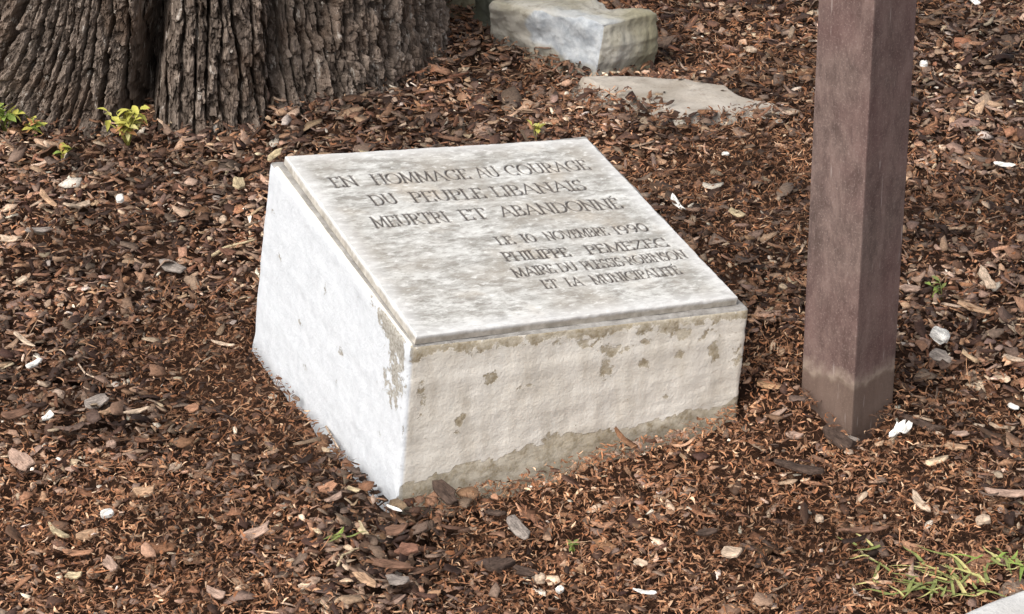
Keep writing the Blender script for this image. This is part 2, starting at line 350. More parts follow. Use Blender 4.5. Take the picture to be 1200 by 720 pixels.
def block_attrs(U, T):
    front = (U[:, 1] < 1e-6); left = (U[:, 0] < 1e-6); top = (U[:, 2] > 1 - 1e-6)
    k = T[:, 2]; u = T[:, 0]; v = T[:, 1]
    # height of visible base along the front: 0.31/1.45 left, .41/1.7 right
    kb = .31 + (.41 - .31) * u
    h = (k - kb) / (1 - kb)
    wob = (fbm(u * 14, k * 0 + 1, 3, 3) - .5)
    line = .105 - .045 * u - .05 * sstep(.55, .75, u) + wob * .14 + (fbm(u * 60, k * 0 + 4, 3, 5) - .5) * .05 + .04 * np.exp(-((u - .5) / .09) ** 2)
    wear = np.where(front, np.where(h < line, 1.1, 0.), 0.)
    wear = np.maximum(wear, np.where(front, .70 * sstep(.82, .97, h), 0))
    for uu, hh, ru, rh, q in ((.58, .66, .02, .12, .36), (.80, .83, .03, .05, .36), (.79, .62, .018, .07, .33), (.9, .62, .018, .12, .33), (.69, .60, .02, .05, .3), (.60, .78, .04, .05, .33), (.16, .42, .015, .08, .26), (.35, .6, .03, .02, .2), (.7, .8, .02, .03, .35), (.45, .1, .05, .06, .3), (.93, .8, .04, .07, .2), (.74, .9, .05, .06, .25), (.86, .74, .015, .05, .25), (.5, .86, .03, .05, .2), (.24, .7, .02, .03, .1), (.97, .5, .02, .1, .2), (.66, .3, .01, .02, .2), (.76, .25, .012, .02, .2), (.05, .6, .015, .15, .15)):
        wear = np.maximum(wear, np.where(front, (q + .42) * np.exp(-((u - uu) / ru / 1.5) ** 2 - ((h - hh) / rh / 1.3) ** 2), 0))
    # left side: flaked along the upper edge near the front corner
    lw = .95 * np.exp(-(v / .16) ** 2) * sstep(.55, .78, k) * sstep(-.01, .05, v) + .75 * np.exp(-((v - .16) / .12) ** 2) * sstep(.88, .97, k)
    lw = lw * .8
    for vv, kk_, rv, rk, q in ((.42, .62, .03, .03, .5), (.7, .55, .02, .02, .5), (.3, .36, .02, .03, .48), (.12, .48, .03, .015, .5), (.55, .8, .015, .03, .45), (.85, .7, .03, .02, .45), (.2, .75, .02, .03, .5), (.62, .38, .04, .02, .45)):
        lw = np.maximum(lw, q * np.exp(-((v - vv) / rv) ** 2 - ((k - kk_) / rk) ** 2))
    wear = np.where(left, lw, wear)
    wear = np.where(left & front, .3, wear)
    side = np.where(left | ((T[:, 0] < .012) & ~top), 1., 0.)
    return {'wear': wear, 'side': side, 'topface': (top & ((T[:, 0] > .016) | (T[:, 1] > .97))).astype(float)}
o = hexa('block', c8, (120, 110, 80), .0065, .0016, M['block'], stone, 34, block_attrs, 3, .55); loc(o, stone)
# plaque
PC = [np.array(q) for q in ((-.1231, 2.9394, .234), (.3117, 3.172, .1859), (.1151, 3.5706, .2769), (-.3217, 3.3592, .3284))]
nT = np.cross(PC[1] - PC[0], PC[3] - PC[0]); nT /= np.linalg.norm(nT)
PC[2] = PC[2] - nT * np.dot(PC[2] - PC[0], nT)
TH = .013
low = [q - nT * TH for q in PC]
eu = (PC[1] - PC[0]); eu /= np.linalg.norm(eu); ev = np.cross(nT, eu)
# built in its own frame so that the veins follow the slab
fr = Matrix((Vector(eu), Vector(ev), Vector(nT))).transposed().to_4x4(); fr.translation = Vector(PC[0])
inv = np.array(fr.inverted()); toL = lambda q: inv[:3, :3] @ q + inv[:3, 3]
# mortar bed under the plaque
def mortar_attr(U, T): return {'wear': np.ones(len(U)), 'side': np.ones(len(U)), 'topface': np.zeros(len(U))}
ins = lambda q, k: q + (sum(PC) / 4 - q) * k
o = hexa('mortar_bed', [ins(q, .012) - nT * .0125 - nT * .014 for q in PC] + [ins(q, .012) - nT * .0128 for q in PC], (50, 50, 3), .003, .0014, M['block'], stone, 50, mortar_attr, 9, .6); loc(o, stone)

# ---- inscription: roman capitals drawn stroke by stroke
def arc(cx, cy, rx, ry, a0, a1, n=9):
    return [(cx + rx * math.cos(R(a0 + (a1 - a0) * i / n)), cy + ry * math.sin(R(a0 + (a1 - a0) * i / n))) for i in range(n + 1)]
def sf(x, y, w=.26): return [(x - w / 2, y), (x + w / 2, y)]
ST = lambda x: [[(x, 0), (x, 1)], sf(x, .02), sf(x, .98)]
GL = {
 'A': (.86, [[(.06, 0), (.43, 1)], [(.43, 1), (.80, 0)], [(.2, .36), (.66, .36)], sf(.07, .02, .2), sf(.79, .02, .22)]),
 'B': (.66, ST(.15) + [[(.15, .98)] + arc(.32, .76, .22, .22, 90, -90) + [(.15, .54)], [(.15, .54)] + arc(.34, .28, .27, .26, 90, -90) + [(.15, .02)]]),
 'C': (.84, [arc(.47, .5, .39, .49, 52, 308, 14), [(.72, .78), (.72, .98)], [(.72, .02), (.72, .16)]]),
 'D': (.84, ST(.15) + [[(.15, .98)] + arc(.34, .5, .42, .48, 90, -90, 12) + [(.15, .02)]]),
 'E': (.62, ST(.15) + [[(.15, .98), (.54, .98)], [(.15, .52), (.45, .52)], [(.15, .02), (.57, .02)], [(.53, .98), (.53, .84)], [(.56, .02), (.57, .18)]]),
 'G': (.88, [arc(.47, .5, .39, .49, 52, 318, 14), [(.74, .06), (.74, .46)], sf(.74, .46, .22), [(.72, .78), (.72, .98)]]),
 'H': (.86, ST(.15) + ST(.71) + [[(.15, .51), (.71, .51)]]),
 'I': (.32, ST(.16)),
 'L': (.60, ST(.15) + [[(.15, .02), (.54, .02)], [(.54, .02), (.56, .2)]]),
 'M': (1.0, [[(.12, 0), (.18, 1)], [(.18, 1), (.5, .08)], [(.5, .08), (.82, 1)], [(.82, 1), (.88, 0)], sf(.12, .02, .2), sf(.88, .02, .24), sf(.14, .98, .14), sf(.86, .98, .14)]),
 'N': (.88, [[(.15, 0), (.15, 1)], [(.13, .98), (.73, .02)], [(.73, 0), (.73, 1)], sf(.15, .02), sf(.73, .98), sf(.1, .98, .14)]),
 'O': (.94, [arc(.47, .5, .4, .49, 0, 360, 20)]),
 'P': (.62, ST(.15) + [[(.15, .98)] + arc(.32, .73, .25, .25, 90, -90) + [(.15, .48)]]),
 'R': (.72, ST(.15) + [[(.15, .98)] + arc(.32, .74, .24, .24, 90, -90) + [(.15, .5)], [(.34, .5), (.68, .01)], sf(.68, .02, .12)]),
 'S': (.58, [arc(.29, .75, .2, .23, 40, 270, 9), arc(.29, .26, .23, .25, 90, -140, 9), [(.46, .82), (.46, .98)], [(.09, .02), (.09, .2)]]),
 'T': (.76, [[(.38, 0), (.38, 1)], [(.05, .98), (.71, .98)], sf(.38, .02), [(.06, .98), (.05, .82)], [(.7, .98), (.71, .82)]]),
 'U': (.86, [[(.16, 1), (.16, .35)] + arc(.43, .33, .27, .32, 180, 360, 9) + [(.7, .35), (.7, 1)], sf(.16, .98), sf(.7, .98, .22)]),
 'V': (.86, [[(.06, 1), (.43, 0)], [(.43, 0), (.8, 1)], sf(.07, .98, .22), sf(.79, .98, .2)]),
 'Z': (.70, [[(.08, .98), (.62, .98)], [(.62, .98), (.07, .02)], [(.07, .02), (.64, .02)], [(.09, .98), (.08, .82)], [(.63, .02), (.65, .18)]]),
 '-': (.40, [[(.08, .42), (.32, .42)]]),
 '0': (.72, [arc(.36, .5, .28, .49, 0, 360, 18)]),
 '1': (.36, ST(.18)),
 '9': (.66, [arc(.33, .7, .24, .28, 0, 360, 14), arc(.22, .62, .35, .6, 10, -70, 7)]),
}
GL['\u00c9'] = (.62, GL['E'][1] + [[(.26, 1.1), (.44, 1.24)]])
def strokes_of(words, cap):
    """segments (ax, ay, bx, by, half width) of the cut letters in the slab's own plane"""
    out = []
    for text, a, b in words:
        A = Vector(toL(np.array(on_plane(*a, Vector(PC[0]), Vector(nT))))); B = Vector(toL(np.array(on_plane(*b, Vector(PC[0]), Vector(nT)))))
        A.z = B.z = 0; dx = (B - A); width = dx.length; dx.normalize(); dy = Vector((-dx.y, dx.x, 0))
        k = width / sum(GL[ch][0] for ch in text); x = 0
        for ch in text:
            adv, strokes = GL[ch]; jit = random.uniform(-.02, .02)
            for st in strokes:
                pts = [A + dx * ((x + p[0]) * k) + dy * ((p[1] + jit) * cap) for p in st]
                for i in range(len(pts) - 1):
                    sx_, sy_ = st[i + 1][0] - st[i][0], st[i + 1][1] - st[i][1]; l = math.hypot(sx_, sy_)
                    vert = abs(sy_) / l; slash = sx_ * sy_ > 0 and abs(sx_) / l > .2 and len(pts) == 2
                    out.append((pts[i].x, pts[i].y, pts[i + 1].x, pts[i + 1].y, ((.125 if cap > .025 else .165) + .075 * vert ** 1.5) * (.62 if slash else 1) * min(cap, k * 1.12) * .5))
            x += adv
    return out
CAP, CAP2 = .0285, .0215
LINES = [
 ([('EN', (393, 220), (423, 217)), ('HOMMAGE', (441, 216.5), (554, 209)), ('AU', (563, 208.5), (589, 206)), ('COURAGE', (597, 205.5), (694, 198.5))], CAP),
 ([('DU', (440, 241), (470, 238)), ('PEUPLE', (486, 237), (572, 231.5)), ('LIBANAIS', (582, 230.5), (690, 222))], CAP),
 ([('MEURTRI', (441, 267), (530, 259.5)), ('ET', (545, 258), (576, 255)), ('ABANDONN\u00c9', (590, 254), (732, 243.5))], CAP),
 ([('LE', (586, 287), (606, 285)), ('10', (616, 284), (632, 282.5)), ('NOVEMBRE', (643, 281.5), (716, 275)), ('1990', (724, 274.5), (763, 270))], CAP2),
 ([('PHILIPPE', (594, 306), (671, 300)), ('PEMEZEC', (691, 297.5), (787, 288))], CAP2 * 1.05),
 ([('MAIRE', (606, 325), (654, 319)), ('DU', (659, 318.5), (680, 316.5)), ('PLESSIS-ROBINSON', (687, 316), (808, 302))], CAP2),
 ([('ET', (640, 338), (658, 336.5)), ('LA', (668, 335.5), (686, 334)), ('MUNICIPALIT\u00c9', (698, 333), (801, 320.5))], CAP2)]
Lx, Ly = np.linalg.norm(PC[1] - PC[0]), np.linalg.norm(PC[3] - PC[0])
rim = np.array([0, .0003, .0008, .0014, .0022, .0032])
def steps(L_, d_): return np.concatenate([rim, np.arange(.004, L_ - .004, d_), L_ - rim[::-1]]) / L_
gs, gt = steps(Lx, .0009), steps(Ly, .0009)
Sg, Tg = np.meshgrid(gs, gt); cl = [toL(q) for q in PC]
Xg = sum(w_ * c_[0] for w_, c_ in zip(((1 - Sg) * (1 - Tg), Sg * (1 - Tg), Sg * Tg, (1 - Sg) * Tg), cl))
Yg = sum(w_ * c_[1] for w_, c_ in zip(((1 - Sg) * (1 - Tg), Sg * (1 - Tg), Sg * Tg, (1 - Sg) * Tg), cl))
cut = np.zeros(Xg.shape)
for wds, cap in LINES:
    for ax_, ay_, bx_, by_, hw in strokes_of(wds, cap):
        m_ = (Xg > min(ax_, bx_) - hw) & (Xg < max(ax_, bx_) + hw) & (Yg > min(ay_, by_) - hw) & (Yg < max(ay_, by_) + hw)
        xx, yy = Xg[m_], Yg[m_]; ex_, ey_ = bx_ - ax_, by_ - ay_
        t_ = np.clip(((xx - ax_) * ex_ + (yy - ay_) * ey_) / (ex_ ** 2 + ey_ ** 2 + 1e-12), 0, 1)
        d_ = np.hypot(xx - ax_ - t_ * ex_, yy - ay_ - t_ * ey_)
        cut[m_] = np.maximum(cut[m_], np.clip(1 - d_ / hw, 0, 1) * min(1, hw / .0013))
de = np.minimum(np.minimum(Sg, 1 - Sg) * Lx, np.minimum(Tg, 1 - Tg) * Ly)
chipn = fbm(Xg * 60, Yg * 60, 3, 91); rr_ = .0022 * (1 + 1.2 * np.clip(chipn - .55, 0, 1) * 4)
Zg = -rr_ * (1 - np.sqrt(np.clip(1 - np.clip(1 - de / rr_, 0, 1) ** 2, 0, 1))) - .0024 * cut ** .8 + (fbm(Xg * 25, Yg * 25, 3, 92) - .5) * .0010 + (chipn - .5) * .0003
top_v = np.stack([Xg, Yg, Zg], -1).reshape(-1, 3); ng = Xg.size; I = np.arange(ng).reshape(Xg.shape)
ring = np.concatenate([I[0, :-1], I[:-1, -1], I[-1, :0:-1], I[:0:-1, 0]])
skirt = []
for f_ in (.45, .5, 1.):
    q = top_v[ring].copy(); q[:, 2] = -TH * f_; skirt.append(q)
f_top = np.stack([I[:-1, :-1], I[:-1, 1:], I[1:, 1:], I[1:, :-1]], -1).reshape(-1, 4)
rings = [ring] + [ng + k * len(ring) + np.arange(len(ring)) for k in range(3)]
f_sk = np.concatenate([np.stack([np.roll(a_, -1), a_, b_, np.roll(b_, -1)], -1) for a_, b_ in zip(rings, rings[1:])])
f_bt = np.array([[rings[-1][0], rings[-1][len(gs) + len(gt) + len(gs) - 3], rings[-1][len(gs) + len(gt) - 2], rings[-1][len(gs) - 1]]])
front_r = (np.abs(top_v[ring][:, 1]) < .004 + 0 * ring).astype(float) * .85 + (np.abs(top_v[ring][:, 0]) > -9) * 0
dirt = np.concatenate([np.zeros(ng)] + [np.maximum(front_r, .6) * k_ for k_ in (.55, 1., 1.)])
plaque = mesh_np('plaque', np.concatenate([top_v] + skirt), np.concatenate([f_top, f_sk, f_bt]), None, M['marble'], stone, True, None,
                 {'cut': np.concatenate([sstep(.02, .6, cut).ravel(), np.zeros(3 * len(ring))]), 'dirt': dirt,
                  'edge': np.concatenate([sstep(.035, .0, de).ravel(), np.zeros(3 * len(ring))])})
plaque.matrix_local = Matrix.Translation(-Vector(stone.location)) @ fr

# ------------------------------------------------------------------ the post
PX, PY, PYAW, PS = .4666, 3.0964, .7723, .0913
post = thing('square_post', 'tall square rust-brown post standing in the mulch just right of the memorial stone', 'post', (PX, PY, 0), PYAW)
bm = bmesh.new()
bmesh.ops.create_cube(bm, size=1, matrix=Matrix.Translation((PS / 2, PS / 2, .9)) @ Matrix.Diagonal((PS, PS, 2.1, 1)))
bmesh.ops.bevel(bm, geom=[e for e in bm.edges], offset=.0025, segments=2, affect='EDGES', profile=.6)
me = bpy.data.meshes.new('shaft'); bm.to_mesh(me); bm.free(); me.materials.append(M['post'])
o = bpy.data.objects.new('shaft', me); C.objects.link(o); o.parent = post
bm = bmesh.new()
bmesh.ops.create_cube(bm, size=1, matrix=Matrix.Translation((PS / 2, PS / 2, 1.955)) @ Matrix.Diagonal((PS + .012, PS + .012, .01, 1)))
bmesh.ops.bevel(bm, geom=[e for e in bm.edges], offset=.002, segments=1, affect='EDGES')
me = bpy.data.meshes.new('cap'); bm.to_mesh(me); bm.free(); me.materials.append(M['post'])
o = bpy.data.objects.new('cap', me); C.objects.link(o); o.parent = post

# ------------------------------------------------------------------ the tree
TX, TY = -.67, 4.98
def trunk_R(th, z):
    Rr = .515 + .0 * th
    Rr = Rr + .07 * np.exp(-((th + R(36)) / R(24)) ** 2) + .03 * np.exp(-((th - R(12)) / R(10)) ** 2)
    Rr = Rr + .05 * np.exp(-(((th - R(170) + math.pi) % (2 * math.pi) - math.pi) / R(30)) ** 2) + .05 * np.exp(-((th + R(110)) / R(22)) ** 2)
    flare = (.026 - .014 * sstep(R(20), R(60), th)) * np.exp(-np.maximum(z, -.1) / .10)
    c1 = R(-3) + z * .42; c2 = R(25) + z * .22
    Rr = Rr - .17 * np.exp(-((th - c1) / R(2.6)) ** 2) - .06 * np.exp(-((th - c2) / R(2.4)) ** 2) - .035 * np.exp(-((th - R(33)) / R(6)) ** 2)
    Rr = Rr - .05 * np.exp(-((th + R(72)) / R(3)) ** 2) - .05 * np.exp(-((th - R(120)) / R(4)) ** 2)
    return (Rr + flare) * (1 - .03 * np.maximum(z, 0))
th = np.concatenate([np.linspace(R(-90), R(100), 1050), np.linspace(R(100), R(270), 240)[1:-1]])
zz = np.concatenate([np.arange(-.10, .46, .0032), np.geomspace(.465, 4.6, 120)])
TH_, ZZ = np.meshgrid(th, zz)
lean = .42 * np.exp(-((TH_ + R(32)) / R(26)) ** 2) - .1 * sstep(R(20), R(60), TH_)
u_ = TH_ * .53 - lean * ZZ
wu = u_ + (fbm(u_ * 16, ZZ * 5, 3, 21) - .5) * .035 + (fbm(u_ * 90, ZZ * 30, 2, 23) - .5) * .005
wz = ZZ + (fbm(u_ * 25, ZZ * 4, 2, 5) - .5) * .16
wu2 = wu + (fbm(u_ * 9, ZZ * .8, 2, 44) - .5) * .06          # columns of uneven width
cw, rh = .026, .075
col_ = np.floor(wu2 / cw); fu = wu2 / cw - col_; cid = h01(col_, col_ * 0 + 3, 1); cwid = .55 + .9 * cid
row = wz / (rh * (.6 + .9 * cid)) + cid * 7; rw = np.floor(row); fv = row - rw; pid = h01(col_, rw, 5)
du = np.minimum(fu, 1 - fu) * cw; dv = np.minimum(fv, 1 - fv) * rh
rag = (fbm(u_ * 150, ZZ * 90, 3, 51) - .5)
deep = .45 + .55 * sstep(.38, .55, fbm(wu2 * 22 + 9, ZZ * 10, 2, 8))
ridge = 1 - (1 - sstep(.0008, .0042, du + rag * .005)) * deep
crack = sstep(.0, .005, dv + rag * .008 + (fu - .5) * .0)
e1, e2, pid3 = worley((wu + rag * .006) / .016 + 17, wz / .034 + 5, 12)
g1, g2, pid2 = worley((wu + rag * .006) / .0075 + 40, ZZ / .016 + pid * 3, 5)
mid = sstep(.02, .12, e2 - e1); flake = sstep(.0, .15, g2 - g1)
fib = fbm(wu * 420, ZZ * 60, 3, 9) - .5
h = ridge * (.036 + .012 * pid) + crack * .006 * ridge + mid * .004 + (pid3 - .5) * .014 + flake * .002 + (pid2 - .5) * .009 + fib * .006
RR = trunk_R(TH_, ZZ) - .040 + h
V = np.stack([TX + RR * np.sin(TH_), TY - RR * np.cos(TH_), ZZ + np.zeros_like(RR)], -1).reshape(-1, 3)
nr_, nc = ZZ.shape; I = np.arange(nr_ * nc).reshape(nr_, nc)
J = np.roll(I, -1, axis=1)
q4 = np.stack([I[:-1], J[:-1], J[1:], I[1:]], -1).reshape(-1, 4)
tree = thing('tree', 'massive old tree with deeply furrowed grey-brown bark at the back left', 'tree', (TX, TY, 0))
o = mesh_np('trunk', V, q4, None, M['bark'], tree, False, None, {'plate': (.2 * pid + .3 * pid3 + .5 * pid2).ravel()}); loc(o, tree)
o.data.polygons.foreach_set('use_smooth', np.zeros(len(q4), bool))

# limbs and leafy crown high above the bed (out of view, added to shade the ground round the trunk)
def limb(p0, p1, r0_, r1_, bend_):
    n_, seg_ = 12, 14; v, f = [], []; p0, p1 = Vector(p0), Vector(p1); side = (p1 - p0).cross(Vector((0, 0, 1))).normalized()
    for i in range(n_ + 1):
        t_ = i / n_; c_ = p0.lerp(p1, t_) + Vector((0, 0, bend_ * math.sin(math.pi * t_))); d_ = (p1 - p0).normalized(); u_2 = side.cross(d_)
        rr2 = (r0_ * (1 - t_) + r1_ * t_)
        for k in range(seg_):
            a = 6.2832 * k / seg_; v.append(tuple(c_ + (side * math.cos(a) + u_2 * math.sin(a)) * rr2 * random.uniform(.93, 1.07)))
    for i in range(n_):
        for k in range(seg_): f.append((i * seg_ + k, i * seg_ + (k + 1) % seg_, (i + 1) * seg_ + (k + 1) % seg_, (i + 1) * seg_ + k))
    return mesh_np('limb', v, np.array(f), None, M['bark'], tree, True, None, {'plate': np.full(len(v), .5)})
tips = []
for k in range(7):
    a = k * .9 + .3; tip = (math.cos(a) * 2.1, math.sin(a) * 2.1, 5.6 + .5 * math.sin(k * 2.3)); tips.append(tip)
    limb((math.cos(a) * .25, math.sin(a) * .25, 3.9 + .09 * k), tip, .17, .04, .35)
limb((0, 0, 4.3), (.1, -.1, 6.8), .3, .06, 0)
nlf = 26000; cc = rng.normal(0, 1, (60, 3)); cc /= np.linalg.norm(cc, axis=1, keepdims=True); cc = cc * np.array([2.5, 2.5, 1.3]) * rng.random((60, 1)) ** .4 + np.array([0, 0, 6.1])
ci = rng.integers(0, 60, nlf); lp = cc[ci] + rng.normal(0, .34, (nlf, 3)) * np.array([1, 1, .7]); lsz = rng.uniform(.05, .1, nlf)
lv = np.array([[-1, 0, 0], [0, -.5, .1], [1, 0, 0], [0, .5, .1]])[None] * lsz[:, None, None]
lv = np.einsum('nij,nkj->nki', (lambda yw, ax2: np.stack([np.stack([np.cos(yw), -np.sin(yw) * np.cos(ax2), np.sin(yw) * np.sin(ax2)], -1), np.stack([np.sin(yw), np.cos(yw) * np.cos(ax2), -np.cos(yw) * np.sin(ax2)], -1), np.stack([0 * yw, np.sin(ax2), np.cos(ax2)], -1)], 1))(rng.random(nlf) * 6.28, rng.normal(0, .7, nlf)), lv) + lp[:, None, :]
mesh_np('crown', lv.reshape(-1, 3), np.arange(nlf * 4).reshape(-1, 4), None, M['crown_leaf'], tree)

# ------------------------------------------------------------------ stones behind, flat slab, kerb
P = lambda x, y, z=0: np.array(at(x, y, z))
def rock_attr(U, T):
    left = T[:, 0] < .02
    q_ = fbm(T[:, 1] * 9, T[:, 2] * 5, 3, 77) - .5
    a = np.where(left, sstep(.66, .60, T[:, 1] + q_ * .2) * sstep(.30, .42, T[:, 2] + q_ * .3 - .2 * T[:, 1]), 0)
    top = np.where(T[:, 2] > .97, sstep(.45, .2, T[:, 0]) * sstep(.6, .4, T[:, 1]) * .6, 0)
    return {'patch': np.maximum(a, top)}
HR = .10
fl, rgt, lft = P(694, 87, 0), P(771, 68, 0), P(574, 40, 0)
flt, rgtt, lftt = P(708, 28, HR), P(774, 15, HR), P(574, 3, HR)
bk = rgt + (lft - fl) * .9; bkt = rgtt + (lftt - flt) * .9
dn = np.array([0, 0, -.05])
o = hexa('boulder', [fl + dn, rgt + dn, bk + dn, lft + dn, flt, rgtt, bkt, lftt], (80, 110, 44), .010, .010, M['rock'], None, 22, rock_attr, 12, .9, .5)
tag(o, 'large squared grey stone behind the plaque, pale blue-grey on its left face', 'stone')
a, b_ = P(546, 18), P(580, 36)

def block_from(name, p, q, depth, hgt, seed, material, label, cat='stone', cuts=(44, 30, 30), rad=.012, amp=.008):
    e = (q - p); n_ = np.array([-e[1], e[0], 0]); n_ = n_ / np.linalg.norm(n_) * depth; t_ = np.array([0, 0, hgt]); m_ = n_ * .08
    o = hexa(name, [p + dn, q + dn, q + n_ + dn, p + n_ + dn, p + t_ + m_, q + t_ + m_ - e * .03, q + n_ + t_, p + n_ + t_], cuts, rad, amp, material, None, 18, None, seed, .7, .8)
    return tag(o, label, cat)
block_from('boulder', P(549, 24), P(585, 44), .17, .12, 31, M['rock_dark'], 'dark grey stone wedged between the tree trunk and the large squared stone')
block_from('boulder', P(519, 8), P(556, 12), .2, .09, 35, M['rock'], 'low pale stone half hidden right beside the tree trunk at the top')
# flat slab: outline on the ground
def slab(name, px, z, th_, material, seed, n=70):
    pts = [Vector(at(x, y, z)) for x, y in px]
    xs = [p.x for p in pts]; ys = [p.y for p in pts]
    def inside(x, y):
        c = np.zeros(x.shape, bool); j = len(pts) - 1
        for i in range(len(pts)):
            xi, yi, xj, yj = pts[i].x, pts[i].y, pts[j].x, pts[j].y
            c ^= ((yi > y) != (yj > y)) & (x < (xj - xi) * (y - yi) / (yj - yi + 1e-12) + xi); j = i
        return c
    def dist(x, y):
        d = np.full(x.shape, 9.)
        for i in range(len(pts)):
            a, b = pts[i], pts[(i + 1) % len(pts)]; ex_, ey_ = b.x - a.x, b.y - a.y
            t = np.clip(((x - a.x) * ex_ + (y - a.y) * ey_) / (ex_ ** 2 + ey_ ** 2), 0, 1)
            d = np.minimum(d, np.hypot(x - a.x - t * ex_, y - a.y - t * ey_))
        return np.where(inside(x, y), d, -d)
    ax = np.linspace(min(xs) - .03, max(xs) + .03, n * 2); ay = np.linspace(min(ys) - .03, max(ys) + .03, n * 2)
    Xs, Ys = np.meshgrid(ax, ay)
    d = dist(Xs, Ys) + (fbm(Xs * 35, Ys * 35, 4, seed) - .5) * .012
    Zs = z - th_ * (1 - sstep(-.004, .004, d)) - .05 * (1 - sstep(-.03, -.006, d)) + (fbm(Xs * 24, Ys * 24, 4, seed + 2) - .5) * .005
    I = np.arange(Xs.size).reshape(Xs.shape)
    q = np.stack([I[:-1, :-1], I[:-1, 1:], I[1:, 1:], I[1:, :-1]], -1).reshape(-1, 4)
    return mesh_np(name, np.stack([Xs, Ys, Zs], -1).reshape(-1, 3), q, None, material, None, True), dist
SZ = .017
so_, sdist = slab('flat_stone', [(680, 90), (735, 88), (800, 92), (850, 100), (868, 112), (914, 122), (800, 137), (764, 120), (715, 106)], SZ, .014, M['slab'], 41)
tag(so_, 'thin flat grey-beige slab half buried in front of the large squared stone', 'slab')
k0, k1 = np.array(at(1118, 722, .05)), np.array(at(1200, 688, .05))
e = (k1 - k0) / np.linalg.norm(k1 - k0); nrm_ = np.array([e[1], -e[0], 0])
A_, B_ = k0 - e * .5, k0 + e * 1.6; A_[2] = B_[2] = .05
bot = np.array([0, 0, -.13])
o = hexa('kerb', [A_ + nrm_ * .16 + bot, B_ + nrm_ * .16 + bot, B_ + bot, A_ + bot, A_ + nrm_ * .16, B_ + nrm_ * .16, B_, A_], (160, 20, 12), .008, .0022, M['kerb'], None, 30, None, 51, .5)
tag(o, 'pale grey granite kerbstone cutting the bottom right corner beside the grass tuft', 'kerb')

# ------------------------------------------------------------------ mulch (nobody could count it)
PAL = np.array([srgb(*c)[:3] for c in ((152, 127, 110), (102, 76, 61), (70, 50, 41), (176, 144, 119), (208, 182, 156), (142, 102, 77), (164, 126, 100), (228, 214, 196), (120, 99, 86))])
RED = np.array([srgb(*c)[:3] for c in ((154, 112, 83), (130, 92, 69), (100, 72, 56), (170, 130, 99), (196, 164, 134), (144, 98, 69), (120, 92, 74))])
def bumpsum(x, y, L):
    s = np.zeros(x.shape)
    for px, py, r, a in L:
        p = at(px, py); s += a * np.exp(-((x - p.x) ** 2 + ((y - p.y) * .75) ** 2) / r ** 2)
    return s
REDZ = [(1000, 600, .25, 1.), (750, 640, .22, 1.), (950, 500, .15, .8), (1120, 660, .2, .7), (250, 440, .16, .8), (180, 620, .2, .6), (30, 620, .1, .6), (330, 660, .12, .3),
        (880, 220, .2, .5), (900, 60, .3, .55), (1130, 250, .12, .5), (60, 290, .1, .4), (130, 290, .1, .3), (560, 620, .12, .6), (610, 110, .14, .6), (350, 480, .1, .5), (620, 700, .12, .4)]
CHZ = [(110, 240, .3, .9), (250, 300, .18, .6), (450, 140, .35, 1.), (1150, 90, .3, .9), (1140, 400, .22, .7), (430, 620, .09, 1.3), (460, 680, .08, 1.2), (140, 490, .11, 1.), (60, 430, .1, .8), (640, 680, .06, .8), (1070, 510, .07, .8), (1190, 590, .06, .8)]
def redness(x, y):
    return np.clip(.42 + .8 * bumpsum(x, y, REDZ) - .75 * bumpsum(x, y, CHZ) + (fbm(x * 6 + 3, y * 6, 4, 61) - .5) * 1.5, 0, 1)
B0, B1, B2, B3 = [np.array(c[:2]) for c in (LF0, RF0, RB0, LB0)]
def in_quad(x, y, q, m=0.):
    c = np.ones(x.shape, bool)
    for i in range(4):
        a, b = q[i], q[(i + 1) % 4]; ex_, ey_ = b - a; l = math.hypot(ex_, ey_)
        c &= ((ex_ * (y - a[1]) - ey_ * (x - a[0])) / l) > m
    return c
rq = [fl[:2], rgt[:2], bk[:2], lft[:2]]
def blocked(x, y):
    c = in_quad(x, y, [B0, B1, B2, B3], -.011) | in_quad(x, y, rq, .01)
    ang = np.arctan2(x - TX, -(y - TY)); c |= np.hypot(x - TX, y - TY) < trunk_R(ang, 0 * ang) - .03
    lx = (x - PX) * math.cos(PYAW) + (y - PY) * math.sin(PYAW); ly = -(x - PX) * math.sin(PYAW) + (y - PY) * math.cos(PYAW)
    c |= (lx > -.003) & (lx < PS + .003) & (ly > -.003) & (ly < PS + .003)
    t_ = (x - k0[0]) * nrm_[0] + (y - k0[1]) * nrm_[1]; c |= (t_ > .004) & (t_ < .156)
    return c
def scatter(n, power=.9):
    """points on the bed: densest in the part near the path, thinning outwards"""
    out = []
    while sum(len(a) for a in out) < n:
        m_ = n * 2
        y = 2.15 + 4.3 * rng.random(m_) ** 1.35; half = .33 + .235 * y; x = (rng.random(m_) * 2 - 1) * half
        k = ~blocked(x, y); out.append(np.stack([x, y], 1)[k])
    return np.concatenate(out)[:n]
def rotmats(yaw, tx, ty):
    cz, sz, cx, sx, cy, sy = np.cos(yaw), np.sin(yaw), np.cos(tx), np.sin(tx), np.cos(ty), np.sin(ty)
    z = np.zeros_like(cz); o_ = np.ones_like(cz)
    Rz = np.stack([cz, -sz, z, sz, cz, z, z, z, o_], -1).reshape(-1, 3, 3)
    Rx = np.stack([o_, z, z, z, cx, -sx, z, sx, cx], -1).reshape(-1, 3, 3)
    Ry = np.stack([cy, z, sy, z, o_, z, -sy, z, cy], -1).reshape(-1, 3, 3)
    return Rz @ Rx @ Ry
